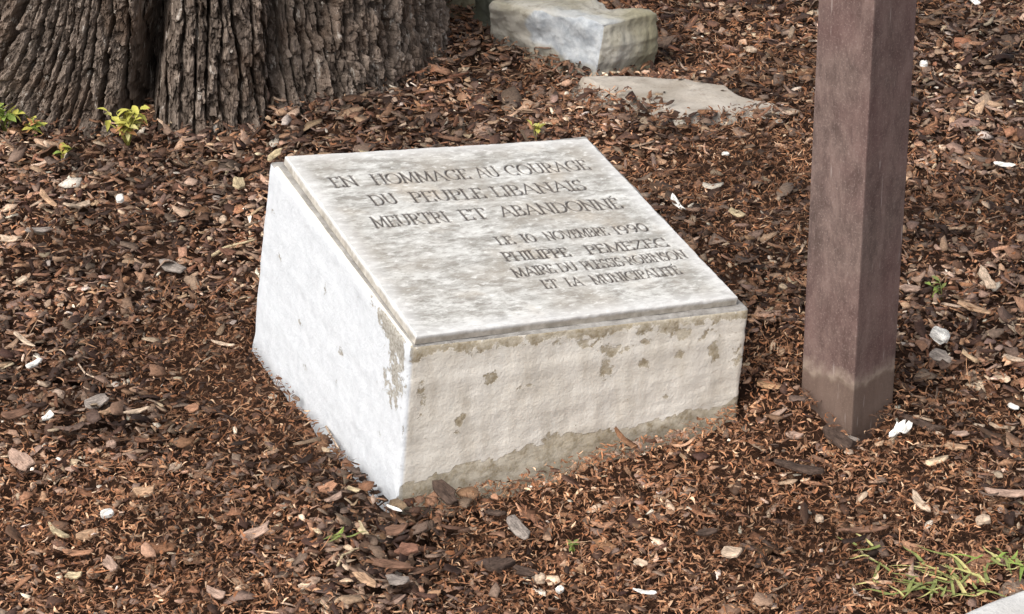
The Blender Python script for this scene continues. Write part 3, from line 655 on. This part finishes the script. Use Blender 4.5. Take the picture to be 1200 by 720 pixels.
def chip_verts(n, Ls, Ws, T, seg=7):
    """irregular bent plates: ring of seg points, top + bottom rings and a top centre"""
    a = np.arange(seg) / seg * 2 * math.pi + rng.uniform(-.42, .42, (n, seg)) * (5 / seg)
    rad = 1 + np.clip(rng.normal(0, .26, (n, seg)), -.5, .5)
    sq = (np.abs(np.cos(a)) ** 3 + np.abs(np.sin(a)) ** 3) ** (-1 / 3)       # ragged splinter outlines
    x = np.cos(a) * rad * sq * (Ls / 2)[:, None]; y = np.sin(a) * rad * sq * (Ws / 2)[:, None]
    bend = rng.normal(0, .16, n)[:, None] / Ls[:, None]; tw = rng.normal(0, .35, n)[:, None]
    zt = bend * x * x * 2 + tw * x * y / Ls[:, None] + rng.normal(0, .08, (n, seg)) * T[:, None]
    top = np.stack([x * .97, y * .95, zt + T[:, None] * rng.uniform(.25, .75, (n, seg))], -1); botm = np.stack([x, y, zt - T[:, None] / 2], -1)
    cen = np.zeros((n, 1, 3)); cen[:, 0, 2] = T * (.45 + rng.normal(0, .45, n))
    return np.concatenate([top, botm, cen], 1)
def chip_faces(seg=7):
    f3 = [(i, (i + 1) % seg, 2 * seg) for i in range(seg)]
    f4 = [(i, seg + i, seg + (i + 1) % seg, (i + 1) % seg) for i in range(seg)]
    return np.array(f4), np.array(f3)
def build_chips(name, n, mean, sd, lmax, flat, tilt, lift, keep, pal, label, cat, material, seg=7, cl=0.):
    pts = scatter(n); x, y = pts[:, 0], pts[:, 1]; r_ = redness(x, y)
    k = rng.random(n) < keep(r_); x, y, r_ = x[k], y[k], r_[k]
    if mean > .02: k = ~in_quad(x, y, [B0, B1, B2, B3], -.03); x, y, r_ = x[k], y[k], r_[k]
    n = len(x)
    Ls = np.clip(rng.lognormal(math.log(mean), sd, n), .004, lmax) * (1 + .3 * sstep(3.4, 5., y)); Ws = Ls * np.clip(rng.normal(.42, .17, n), .15, .95); T = np.clip(Ls * rng.uniform(*flat, n), .0008, .007)
    v = chip_verts(n, Ls, Ws, T, seg)
    M3 = rotmats(rng.random(n) * 6.283, rng.normal(0, tilt, n), rng.normal(0, tilt, n))
    v = np.einsum('nij,nkj->nki', M3, v)
    z = G(x, y) + rng.random(n) ** 1.3 * lift + T * .5 + (fbm(x * 9, y * 9, 3, 71) - .35) * .02
    inslab = sdist(x, y) > .012
    z = np.where(inslab, SZ + .002 + T, z)
    kk = ~(inslab & ((rng.random(n) < .95) | (Ls > .012))); v, x, y, z, r_, n0 = v[kk], x[kk], y[kk], z[kk], r_[kk], kk.sum()
    v += np.stack([x, y, z], -1)[:, None, :]
    w_ = np.array(pal[1]); idx = rng.choice(len(pal[0]), n0, p=w_ / w_.sum()); moist = .5 + .62 * sstep(.36, .66, fbm(x * 7 + 11, y * 5, 3, 88))[:, None]; tint = pal[0][idx] * moist * rng.uniform(.7, 1.3, (n0, 1)) * rng.uniform(.95, 1.05, (n0, 3))
    per = 2 * seg + 1; f4, f3 = chip_faces(seg)
    F4 = (np.arange(n0)[:, None, None] * per + f4).reshape(-1, 4); F3 = (np.arange(n0)[:, None, None] * per + f3).reshape(-1, 3)
    o = mesh_np(name, v.reshape(-1, 3), F4, F3, material, None, False, np.repeat(tint, per, 0))
    tag(o, label, cat, kind='stuff'); return n0
KC = .7
build_chips('bark_mulch', 84000, .0125, .42, .036, (.07, .14), .36, .026, lambda r_: 1 - .8 * r_ ** 1.3, (PAL, (5, 7, 6, 3.5, 1.6, 4, 4, .3, 4)),
            'brown and grey bark chips covering the whole planting bed around the stone', 'mulch', M['chip'], 6)
build_chips('coarse_bark_mulch', 5600, .024, .3, .05, (.06, .11), .3, .03, lambda r_: 1 - .8 * r_, (PAL, (6, 6, 5, 3, 1.6, 3, 3, .2, 6)),
            'larger dark bark flakes strewn among the finer chips of the bed', 'mulch', M['chip'], 8)
build_chips('pale_wood_splinters', 2200, .0095, .4, .022, (.1, .22), .4, .03, lambda r_: 1 - .6 * r_, (PAL, (0, 0, 0, 2, 5, 0, 1, 5, 0)),
            'scattered pale wood splinters and grit lying on top of the bark mulch', 'splinters', M['chip'], 6)
# curly reddish litter: short bent ribbons
def build_litter(n, name, Lr, Wr, keep, label):
    pts = scatter(n); x, y = pts[:, 0], pts[:, 1]; r_ = redness(x, y); k = rng.random(n) < keep(r_)
    k &= ~(sdist(x, y) > .0); x, y = x[k], y[k]; n = len(x)
    L_ = rng.uniform(*Lr, n) * (1 + .4 * sstep(3.4, 5., y)); W_ = rng.uniform(*Wr, n); cur = rng.normal(0, 1.05 if Lr[0] < .02 else .5, n); cz_ = rng.normal(.2, .6, n) * (1 if Lr[0] < .02 else .12)
    s_ = np.linspace(-.5, .5, 5)
    ang = cur[:, None] * s_; cx_ = np.cumsum(np.cos(ang), 1) / 5 * L_[:, None]; cy_ = np.cumsum(np.sin(ang), 1) / 5 * L_[:, None]
    cx_ -= cx_.mean(1, keepdims=True); cy_ -= cy_.mean(1, keepdims=True)
    zc = -cz_[:, None] * (s_ ** 2) * L_[:, None] * 1.3
    wv = W_[:, None] * np.array([.3, .85, 1., .8, .2]) / 2; tw = rng.normal(0, .8, n)[:, None]
    nx_, ny_ = -np.sin(ang), np.cos(ang); zt = tw * wv
    a = np.stack([cx_ + nx_ * wv, cy_ + ny_ * wv, zc + zt], -1); b = np.stack([cx_ - nx_ * wv, cy_ - ny_ * wv, zc - zt], -1)
    v = np.concatenate([a, b], 1)
    v = np.einsum('nij,nkj->nki', rotmats(rng.random(n) * 6.283, rng.normal(0, .4, n), rng.normal(0, .4, n)), v)
    z = G(x, y) + .002 + rng.random(n) * .028 + (fbm(x * 9, y * 9, 3, 71) - .35) * .02
    v += np.stack([x, y, z], -1)[:, None, :]
    f = np.array([(i, i + 5, i + 6, i + 1) for i in range(4)])
    F = (np.arange(n)[:, None, None] * 10 + f).reshape(-1, 4)
    w_ = np.array((5, 6, 4, 4, 1.6, 5, 4)); tint = RED[rng.choice(7, n, p=w_ / w_.sum())] * rng.uniform(.7, 1.35, (n, 1)) * (.75 + .45 * sstep(.36, .64, fbm(x * 7 + 11, y * 5, 3, 88)))[:, None]
    o = mesh_np(name, v.reshape(-1, 3), F, None, M['litter'], None, False, np.repeat(tint, 10, 0)); tag(o, label, 'leaf litter', kind='stuff'); return n
build_litter(5200, 'dry_needles', (.025, .06), (.0008, .0016), lambda r_: .5 + .2 * r_, 'thin dry needles and stalks lying loosely over the mulch')
build_litter(235000, 'leaf_litter', (.006, .018), (.0010, .0026), lambda r_: .16 + .84 * r_ ** .8, 'fine curled reddish-brown leaf and bark litter spread between the chips')

# ------------------------------------------------------------------ pieces of the bed that stand out singly
COL = {'white': (236, 232, 224), 'pale': (190, 168, 146), 'tan': (176, 144, 116), 'pink': (164, 138, 122), 'grey': (140, 130, 122), 'dark': (78, 64, 56), 'brown': (116, 88, 72), 'orange': (164, 122, 96), 'straw': (184, 166, 134), 'red': (124, 90, 74), 'olive': (150, 146, 116)}
def one_chip(name, px, py, lpx, wpx, ang, col, label, cat='bark chip', thick=.2, bend=0., tilt=.16, lift=.010, seg=11, curve=0.):
    p = at(px, py); p = at(px, py, float(G(p.x, p.y)) + .02)
    dist = (Vector((0, 0, EYE)) - p).length; s = dist / F
    L_, Wd = lpx * s, wpx * s
    # foreshortening: a length drawn across the view keeps its size, one drawn up the view is longer on the ground
    el = math.asin((EYE - p.z) / dist); kx, ky = math.cos(R(ang)), math.sin(R(ang)) / max(math.sin(el), .35)
    yaw = math.atan2(ky, kx); L_ *= math.hypot(kx, ky) * .95; Wd *= 1.25
    t = max(.0012, min(L_, Wd) * thick * (1 if name == 'pebble' else .6))
    rs = np.random.default_rng(int(px * 7 + py)); n_ = seg
    a = np.arange(n_) / n_ * 2 * math.pi + rs.normal(0, .1, n_); rad = 1 + rs.normal(0, .03 if name == 'pebble' else .17, n_)
    q = (np.abs(np.cos(a)) ** 3.2 + np.abs(np.sin(a)) ** 3.2) ** (-1 / 3.2)
    x = np.cos(a) * rad * q * L_ / 2; y = np.sin(a) * rad * q * Wd / 2 + curve * (np.cos(a) ** 2) * L_ * .5
    zt = bend * x * x / L_ * 2 + rs.normal(0, .1, n_) * t
    rings = [np.stack([x * k_, y * k_, zt + h_], -1) for k_, h_ in (((1, -t / 2), (1.02, 0), (.95, t * .35), (.6, t * .55)) if name == 'pebble' else ((1, -t / 2), (1.0, 0), (.97, t * .46), (.93, t * .5)))]
    cen = np.array([[0, (curve * .1 * L_ if curve else 0), t * .6]])
    v = np.concatenate(rings + [cen]); f4 = []
    for r_ in range(3): f4 += [(r_ * n_ + i, r_ * n_ + (i + 1) % n_, (r_ + 1) * n_ + (i + 1) % n_, (r_ + 1) * n_ + i) for i in range(n_)]
    f3 = [(3 * n_ + i, 3 * n_ + (i + 1) % n_, 4 * n_) for i in range(n_)]
    c_ = np.array(srgb(*COL[col])[:3])
    o = mesh_np(name, v, np.array(f4), np.array(f3), M['grained'], None, False, np.tile(c_, (len(v), 1)) * rs.uniform(.85, 1.15, (len(v), 1)))
    o.location = (p.x, p.y, float(G(p.x, p.y)) + .020 + lift + t / 2)
    o.rotation_euler = (rs.normal(0, tilt) + .12, rs.normal(0, tilt), yaw)
    return tag(o, label, cat)
CH = [
 ('wood_chip', 1050, 519, 19, 8, 28, 'white', 'left one of the two bright white chips at the foot of the post', .35),
 ('wood_chip', 1061, 516, 19, 7, 38, 'white', 'right one of the two bright white chips at the foot of the post', .35),
 ('pebble', 1101, 409, 19, 14, -20, 'white', 'round white pebble resting on a grey chip to the right of the post', .55),
 ('bark_chip', 1103, 426, 26, 12, -25, 'grey', 'flat grey chip directly under the round white pebble right of the post', .25),
 ('wood_chip', 1187, 428, 30, 7, -28, 'pale', 'long pale splinter near the right picture edge level with the white pebble', .3),
 ('pebble', 1187, 483, 12, 6, -20, 'white', 'small white chip near the right picture edge below the pale splinter', .4),
 ('bark_chip', 981, 532, 32, 15, -28, 'dark', 'dark angular piece of bark just in front of the foot of the post', .4),
 ('bark_chip', 936, 562, 56, 15, -12, 'dark', 'long dark ribbed piece of bark lying left of the post foot', .35),
 ('bark_chip', 930, 499, 16, 12, 10, 'pink', 'rounded beige chip left of the post foot close to the stone', .3),
 ('bark_chip', 1125, 515, 20, 10, 0, 'pink', 'rounded pinkish chip to the right of the two white chips', .3),
 ('bark_chip', 1120, 532, 26, 13, -10, 'tan', 'tan oval chip just below the rounded pinkish chip right of the post', .25),
 ('bark_chip', 1080, 500, 52, 9, -36, 'dark', 'long dark bark strip slanting away from the right side of the post foot', .5),
 ('wood_chip', 1094, 510, 24, 5, -40, 'pale', 'thin pale splinter lying along the dark bark strip beside the post', .4),
 ('wood_chip', 998, 522, 24, 4, -50, 'grey', 'thin grey splinter leaning against the front corner of the post', .5),
 ('bark_chip', 1184, 587, 44, 9, -14, 'pink', 'long pale grey sliver of bark at the right picture edge above the grass tuft', .3),
 ('pebble', 1151, 619, 18, 11, 0, 'pale', 'pale rounded lump above the grass tuft near the right edge', .5),
 ('pebble', 960, 617, 10, 9, 0, 'pale', 'tiny round pale pebble alone on the red litter below the post', .6),
 ('bark_chip', 1078, 598, 24, 9, -30, 'pale', 'curved pale bark curl in the red litter below the post', .3),
 ('bark_chip', 1008, 630, 62, 8, -3, 'brown', 'long flat brown bark strip above the tip of the grass tuft', .35),
 ('wood_chip', 857, 657, 21, 16, -25, 'pale', 'pale squarish chip of wood in the litter below the right end of the stone', .25),
 ('bark_chip', 608, 630, 30, 12, -42, 'grey', 'grey leaf-shaped bark flake below the front of the stone', .25),
 ('pebble', 633, 690, 14, 11, 0, 'pale', 'round pale pebble at the bottom centre beside dark bark lumps', .6),
 ('pebble', 656, 701, 9, 7, 20, 'white', 'tiny white pebble at the bottom centre, lower right of the round pale one', .5),
 ('bark_chip', 585, 673, 28, 17, 10, 'dark', 'blackish lump of bark at the bottom centre', .5),
 ('bark_chip', 616, 680, 32, 10, -5, 'dark', 'flat dark bark piece touching the blackish lump at the bottom centre', .4),
 ('wood_chip', 755, 703, 26, 6, -10, 'white', 'long whitish sliver at the bottom edge right of centre', .3),
 ('bark_chip', 751, 669, 16, 8, -20, 'pale', 'small pale chip above the long whitish sliver right of bottom centre', .3),
 ('bark_chip', 827, 633, 26, 9, 5, 'dark', 'small dark striped bark piece up left of the pale squarish chip', .35),
 ('bark_chip', 581, 611, 26, 13, -20, 'dark', 'dark bark piece close under the front face of the stone', .4),
 ('bark_chip', 524, 590, 30, 14, -30, 'dark', 'dark slanted bark piece against the foot of the front face near its left corner', .4),
 ('bark_chip', 384, 581, 18, 12, 25, 'orange', 'rounded orange-brown chip left of the front corner of the stone', .3),
 ('bark_chip', 392, 593, 18, 12, 30, 'pink', 'pinkish tan chip touching the rounded orange-brown chip', .3),
 ('wood_chip', 415, 582, 16, 6, -10, 'straw', 'small straw-coloured chip just left of the front corner of the stone', .3),
 ('wood_chip', 463, 605, 20, 4, -28, 'white', 'thin whitish splinter straight below the front corner of the stone', .4),
 ('wood_chip', 424, 629, 19, 6, -45, 'straw', 'curved cream splinter beside the small green sprig below the stone', .4),
 ('bark_chip', 464, 631, 30, 17, -5, 'brown', 'large rounded brown flake below the front corner of the stone', .2),
 ('bark_chip', 476, 653, 24, 17, 10, 'red', 'rounded reddish flake in the dark hollow below the stone corner', .25),
 ('bark_chip', 462, 672, 58, 10, -3, 'brown', 'long horizontal grey-brown bark strip in the hollow below the stone corner', .3),
 ('bark_chip', 430, 690, 34, 12, -35, 'tan', 'tan bark flake near the bottom edge left of centre', .2),
 ('bark_chip', 466, 690, 30, 15, -25, 'grey', 'grey bark plate near the bottom edge right beside the tan flake', .2),
 ('bark_chip', 299, 634, 36, 12, 5, 'pink', 'wide pinkish grey bark plate at the lower left', .22),
 ('wood_chip', 357, 696, 16, 9, 15, 'pale', 'pale stubby chip near the bottom edge at the left', .35),
 ('wood_chip', 68, 634, 42, 8, -42, 'straw', 'straw-coloured stick with a notched end at the lower left', .5),
 ('bark_chip', 105, 636, 30, 13, 12, 'tan', 'oval tan chip with a paler rim right of the straw-coloured stick', .3),
 ('bark_chip', 92, 657, 32, 10, -5, 'orange', 'orange-brown flat chip just below the oval tan chip', .25),
 ('bark_chip', 130, 671, 20, 9, -45, 'pink', 'slanting pinkish chip below right of the oval tan chip', .3),
 ('pebble', 126, 612, 15, 9, 10, 'white', 'whitish pebble above the oval tan chip at the lower left', .5),
 ('wood_chip', 87, 684, 19, 10, -5, 'straw', 'yellowish triangular chip at the lower left', .3),
 ('wood_chip', 254, 705, 24, 10, -20, 'pink', 'pale pinkish chip near the bottom edge in the left quarter', .3),
 ('bark_chip', 168, 586, 24, 13, 0, 'tan', 'tan chip beside a dark gap in the lower left quarter', .3),
 ('bark_chip', 27, 549, 30, 17, -30, 'pink', 'broad pale pink bark flake at the left edge of the picture', .2),
 ('wood_chip', 40, 435, 15, 8, 40, 'white', 'bright white chip near the left edge, upper one of two', .4),
 ('wood_chip', 57, 497, 11, 7, 35, 'white', 'bright white chip near the left edge, lower one of two', .4),
 ('bark_chip', 114, 480, 26, 15, 20, 'grey', 'grey oval bark flake in the dark patch at the left', .2),
 ('wood_chip', 162, 490, 30, 6, 12, 'pale', 'wavy pale splinter in the dark patch at the left', .4),
 ('wood_chip', 127, 491, 18, 7, 45, 'tan', 'tan chip between the grey oval flake and the wavy pale splinter', .35),
 ('bark_chip', 225, 486, 15, 13, 0, 'orange', 'round orange-brown chip right of the dark patch', .3),
 ('bark_chip', 17, 494, 28, 14, 25, 'brown', 'rounded brown flake at the left edge below the upper white chip', .2),
 ('wood_chip', 28, 405, 32, 6, -28, 'pale', 'pale splinter slanting down near the left edge above the white chips', .3),
 ('pebble', 131, 530, 12, 10, 0, 'pink', 'small pinkish pebble below the dark patch at the left', .5),
 ('wood_chip', 262, 409, 26, 4, -12, 'pale', 'thin pale splinter close to the left side of the stone', .4),
 ('pebble', 141, 242, 10, 9, 0, 'white', 'round white pebble in front of the tree', .6),
 ('wood_chip', 92, 249, 24, 9, 30, 'pale', 'pale oblong chip just left of the round white pebble', .3),
 ('bark_chip', 57, 242, 26, 8, -22, 'tan', 'tan oblong chip at the left, pointing down towards the pale one', .3),
 ('pebble', 262, 267, 9, 8, 0, 'pale', 'small pale pebble left of the upper part of the stone', .6),
 ('bark_chip', 12, 289, 28, 8, -12, 'pale', 'pale curved chip at the left edge of the picture in front of the tree', .3),
 ('pebble', 26, 337, 15, 8, 5, 'pale', 'pale rounded chip near the left edge at mid height', .4),
 ('bark_chip', 203, 322, 34, 13, -15, 'grey', 'jagged greenish grey bark plate between the left edge and the stone', .25),
 ('bark_chip', 44, 277, 32, 9, 10, 'grey', 'broad grey bark flake near the left edge in front of the tree', .2),
 ('bark_chip', 267, 304, 17, 11, 10, 'red', 'round reddish brown chip just under the long curved twig', .3),
 ('bark_chip', 279, 225, 9, 12, 80, 'straw', 'small upright cream chip left of the top corner of the stone', .3),
 ('wood_chip', 1158, 338, 20, 10, -65, 'pale', 'pale upright flake near the right edge above the white pebble', .3),
 ('bark_chip', 1142, 371, 38, 8, -22, 'tan', 'long tan chip above and right of the round white pebble', .25),
 ('bark_chip', 1066, 348, 22, 11, -25, 'pink', 'pinkish chip touching the right side of the post at mid height', .25),
 ('wood_chip', 1176, 203, 22, 6, -20, 'white', 'whitish splinter near the right edge in the upper half', .3),
 ('wood_chip', 1153, 130, 30, 5, -24, 'pink', 'long pinkish splinter right of the post near the top', .3),
 ('pebble', 1082, 83, 9, 7, 0, 'white', 'small white pebble right of the post near the top', .6),
 ('pebble', 880, 66, 14, 8, 0, 'pale', 'pale rounded pebble behind the flat slab, left of the post', .5),
 ('wood_chip', 864, 260, 17, 9, -15, 'straw', 'cream chip between the sloping plaque and the post', .3),
 ('wood_chip', 792, 248, 17, 6, -30, 'white', 'whitish curved chip close to the right edge of the plaque', .3),
 ('pebble', 850, 188, 9, 5, 0, 'white', 'small whitish pebble behind the stone, right of the plaque', .5),
 ('wood_chip', 1142, 8, 10, 6, -30, 'white', 'small white chip at the very top right of the post', .4),
]
LIFT = {1050: .012, 1061: .012, 1101: .008, 981: .006, 936: .006}
for row in CH:
    nm, px, py, l_, w_, an, col, lab, thk = row
    one_chip(nm, px, py, l_, w_, an, col, lab, {'pebble': 'pebble', 'wood_chip': 'wood chip', 'bark_chip': 'bark chip'}[nm], thk, bend=.12 if nm != 'pebble' else 0, lift=.010 + LIFT.get(px, 0), curve=.18 if 'curved' in lab else 0)

o = one_chip('dry_leaf', 321, 177, 7, 4.5, 60, 'straw', 'small curled straw-coloured dead leaf on the back left corner of the block', 'leaf', .2, bend=.5)
o.location = (LB1[0] + .006, LB1[1] + .004, LB1[2] + .008); o.rotation_euler = (.9, -.5, .6)

def tube(name, pts, radii, material, parent=None, tint=None, seg=6):
    v, f = [], []
    for i, p in enumerate(pts):
        p = Vector(p); t_ = (Vector(pts[min(i + 1, len(pts) - 1)]) - Vector(pts[max(i - 1, 0)])).normalized()
        s_ = t_.cross(Vector((0, 0, 1))).normalized() if abs(t_.z) < .95 else Vector((1, 0, 0)); u_ = s_.cross(t_)
        for k in range(seg):
            a = 2 * math.pi * k / seg; v.append(p + (s_ * math.cos(a) + u_ * math.sin(a)) * radii[i] * random.uniform(.85, 1.15))
    for i in range(len(pts) - 1):
        for k in range(seg): f.append((i * seg + k, i * seg + (k + 1) % seg, (i + 1) * seg + (k + 1) % seg, (i + 1) * seg + k))
    f3 = [(0, k + 1, k) for k in range(1, seg - 1)] + [((len(pts) - 1) * seg, (len(pts) - 1) * seg + k, (len(pts) - 1) * seg + k + 1) for k in range(1, seg - 1)]
    return mesh_np(name, [tuple(q) for q in v], np.array(f), np.array(f3), material, parent, True, None if tint is None else np.tile(np.array(tint[:3]), (len(v), 1)))
def twig(pxs, r_, col, label, lifts=None):
    pts = []
    for i, (x, y) in enumerate(pxs):
        p = at(x, y, .02); z = float(G(p.x, p.y)) + .022 + (lifts[i] if lifts else 0); p = at(x, y, z); pts.append(p)
    base = Vector(pts[0]); rad = [r_ * (1 - .5 * i / (len(pts) - 1)) for i in range(len(pts))]
    o = tube('twig', [p - base for p in pts], rad, M['chip'], None, srgb(*COL[col])); o.location = base
    return tag(o, label, 'twig')
twig([(249, 300), (262, 291), (276, 287), (288, 284), (299, 281)], .0032, 'straw', 'curved pale twig touching the left side of the stone', [0, 0, .004, .008, .012])
twig([(92, 427), (100, 438), (114, 444), (130, 448)], .0016, 'pale', 'thin bent pale twig near the left edge below mid height')
twig([(396, 663), (401, 651), (409, 648), (415, 644), (424, 642)], .002, 'straw', 'short forked straw-coloured twig in front of the small green sprig')
twig([(382, 500), (395, 523), (402, 534)], .0018, 'pale', 'thin straight twig leaning on the lower left edge of the stone', [.0, .004, .0])
twig([(657, 613), (655, 602), (660, 590)], .0014, 'tan', 'tiny upright twig in the litter below the front face of the stone', [0, .008, .018])
twig([(1000, 636), (1013, 650), (1026, 657)], .0016, 'straw', 'dry straw-coloured stalk left of the grass tuft')
# pale leaf standing at the back corner of the block
def leaf_mesh(name, Ln, Wd, fold, droop, material, parent=None, nseg=6, lobes=0):
    v, f = [], []
    for i in range(nseg + 1):
        t_ = i / nseg; w_ = Wd * .5 * math.sin(math.pi * min(1, t_ * .96 + .04)) ** .75 * (1 + (lobes * math.sin(t_ * 14)))
        z = -droop * t_ * t_ * Ln
        for s_ in (-1, 0, 1): v.append((t_ * Ln, s_ * w_, z + abs(s_) * fold * w_))
    for i in range(nseg):
        for k in (0, 1): a = i * 3 + k; f.append((a, a + 3, a + 4, a + 1))
    return mesh_np(name, v, np.array(f), None, material, parent, True)
# ------------------------------------------------------------------ little plants
def sprig(px, py, hpx, label, mats, nl, spread, leafpx, seed, name='weed'):
    rs = random.Random(seed); p = at(px, py, .01); z0 = float(G(p.x, p.y)) + .02
    p = at(px, py, z0); s = (Vector((0, 0, EYE)) - p).length / F
    t = thing(name, label, 'plant', (p.x, p.y, z0))
    H_ = hpx * s
    for k in range(max(2, nl // 5)):
        a = rs.uniform(0, 6.28); r_ = spread * s * rs.uniform(.2, .8); tip = (math.cos(a) * r_, math.sin(a) * r_ * .7, H_ * rs.uniform(.55, .95))
        tube('stem', [(0, 0, -.01), (tip[0] * .4, tip[1] * .4, tip[2] * .6), tip], [.0012, .001, .0006], mats[0], t)
        for j in range(5):
            f_ = (j + 1) / 5; base = Vector((tip[0] * f_, tip[1] * f_, tip[2] * (.35 + .65 * f_)))
            me_o = leaf_mesh('leaf', leafpx * s * rs.uniform(.75, 1.3), leafpx * s * rs.uniform(.38, .6), rs.uniform(.1, .5), rs.uniform(.1, .7), rs.choice(mats), t, 6, rs.uniform(0, .18))
            me_o.location = base; me_o.rotation_euler = (rs.uniform(-.5, .5), rs.uniform(-.9, .25), rs.uniform(0, 6.28))
    return t
Yl, Or, Gn = M['leaf_yellow'], M['leaf_orange'], M['leaf_green']
sprig(150, 168, 44, 'yellow-green weed with some withered orange leaves at the foot of the tree', [Yl, M['grass_pale'], Yl, Or, Yl], 75, 32, 14, 1)
sprig(6, 152, 36, 'bright green weed against the tree at the left edge of the picture', [Gn, Yl, Gn], 25, 24, 18, 2)
sprig(42, 160, 24, 'small olive weed between the two larger weeds at the foot of the tree', [Gn, Or, Yl], 15, 15, 12, 3)
sprig(72, 188, 20, 'low pale green weed on the chips in front of the tree', [Yl, Gn, Or], 16, 22, 12, 4)
sprig(628, 162, 20, 'pale yellowish dried sprig peeking up behind the top edge of the plaque', [M['grass_pale'], Yl], 12, 12, 10, 5)
sprig(671, 642, 8, 'tiny green sprout in the litter below the front of the stone', [Gn, M['grass']], 5, 5, 8, 6)
sprig(1104, 345, 18, 'faint low green weed in the chips right of the post', [M['grass'], Gn], 12, 26, 11, 7)
def tuft(px, py, blades, label, rx, ry, hpx, mats, seed, lean=None):
    rs = random.Random(seed); p = at(px, py, .01); z0 = float(G(p.x, p.y)) + .014; p = at(px, py, z0); s = (Vector((0, 0, EYE)) - p).length / F
    t = thing('grass_tuft', label, 'grass', (p.x, p.y, z0))
    for i in range(blades):
        bx_, by_ = rs.gauss(0, .5) * rx * s, rs.gauss(0, .5) * ry * s
        L_ = hpx * s * rs.uniform(.5, 1.3); a = (lean + rs.gauss(0, .9)) if lean is not None else rs.uniform(0, 6.28); up = rs.uniform(.1, .55); wd = rs.uniform(.0014, .0028)
        v, f = [], []
        for k in range(7):
            q = k / 6; hx = L_ * q * math.cos(up) ; hz = L_ * (q * math.sin(up) - .55 * q * q * math.cos(up)) ; w_ = wd * (1 - q ** 2.2)
            cx_, cy_ = hx * math.cos(a), hx * math.sin(a)
            for s_ in (-1, 0, 1): v.append((cx_ - math.sin(a) * w_ * s_, cy_ + math.cos(a) * w_ * s_, max(hz, .004 + .0015 * math.sin(k + bx_ * 900)) + abs(s_) * w_ * .5))
        for k in range(6):
            for c_ in (0, 1): b_ = k * 3 + c_; f.append((b_, b_ + 3, b_ + 4, b_ + 1))
        o = mesh_np('blade', v, np.array(f), None, rs.choice(mats), t, True); o.location = (bx_, by_, .012)
    return t
g_, gp = M['grass'], M['grass_pale']
tuft(1108, 699, 46, 'sprawling tuft of green and straw-coloured grass against the pale kerbstone', 62, 46, 50, [g_, g_, g_, gp], 21, 2.4)
tuft(1172, 672, 22, 'small clump of broad green grass behind the kerbstone at the right edge', 34, 20, 34, [g_, gp, Gn], 22)
tuft(1022, 655, 4, 'few trailing pale green grass stems left of the big tuft', 30, 22, 42, [gp, g_], 24, 2.7)
tuft(397, 641, 7, 'small green grass sprig in the mulch left of the stone corner', 9, 6, 24, [Gn, g_], 23)
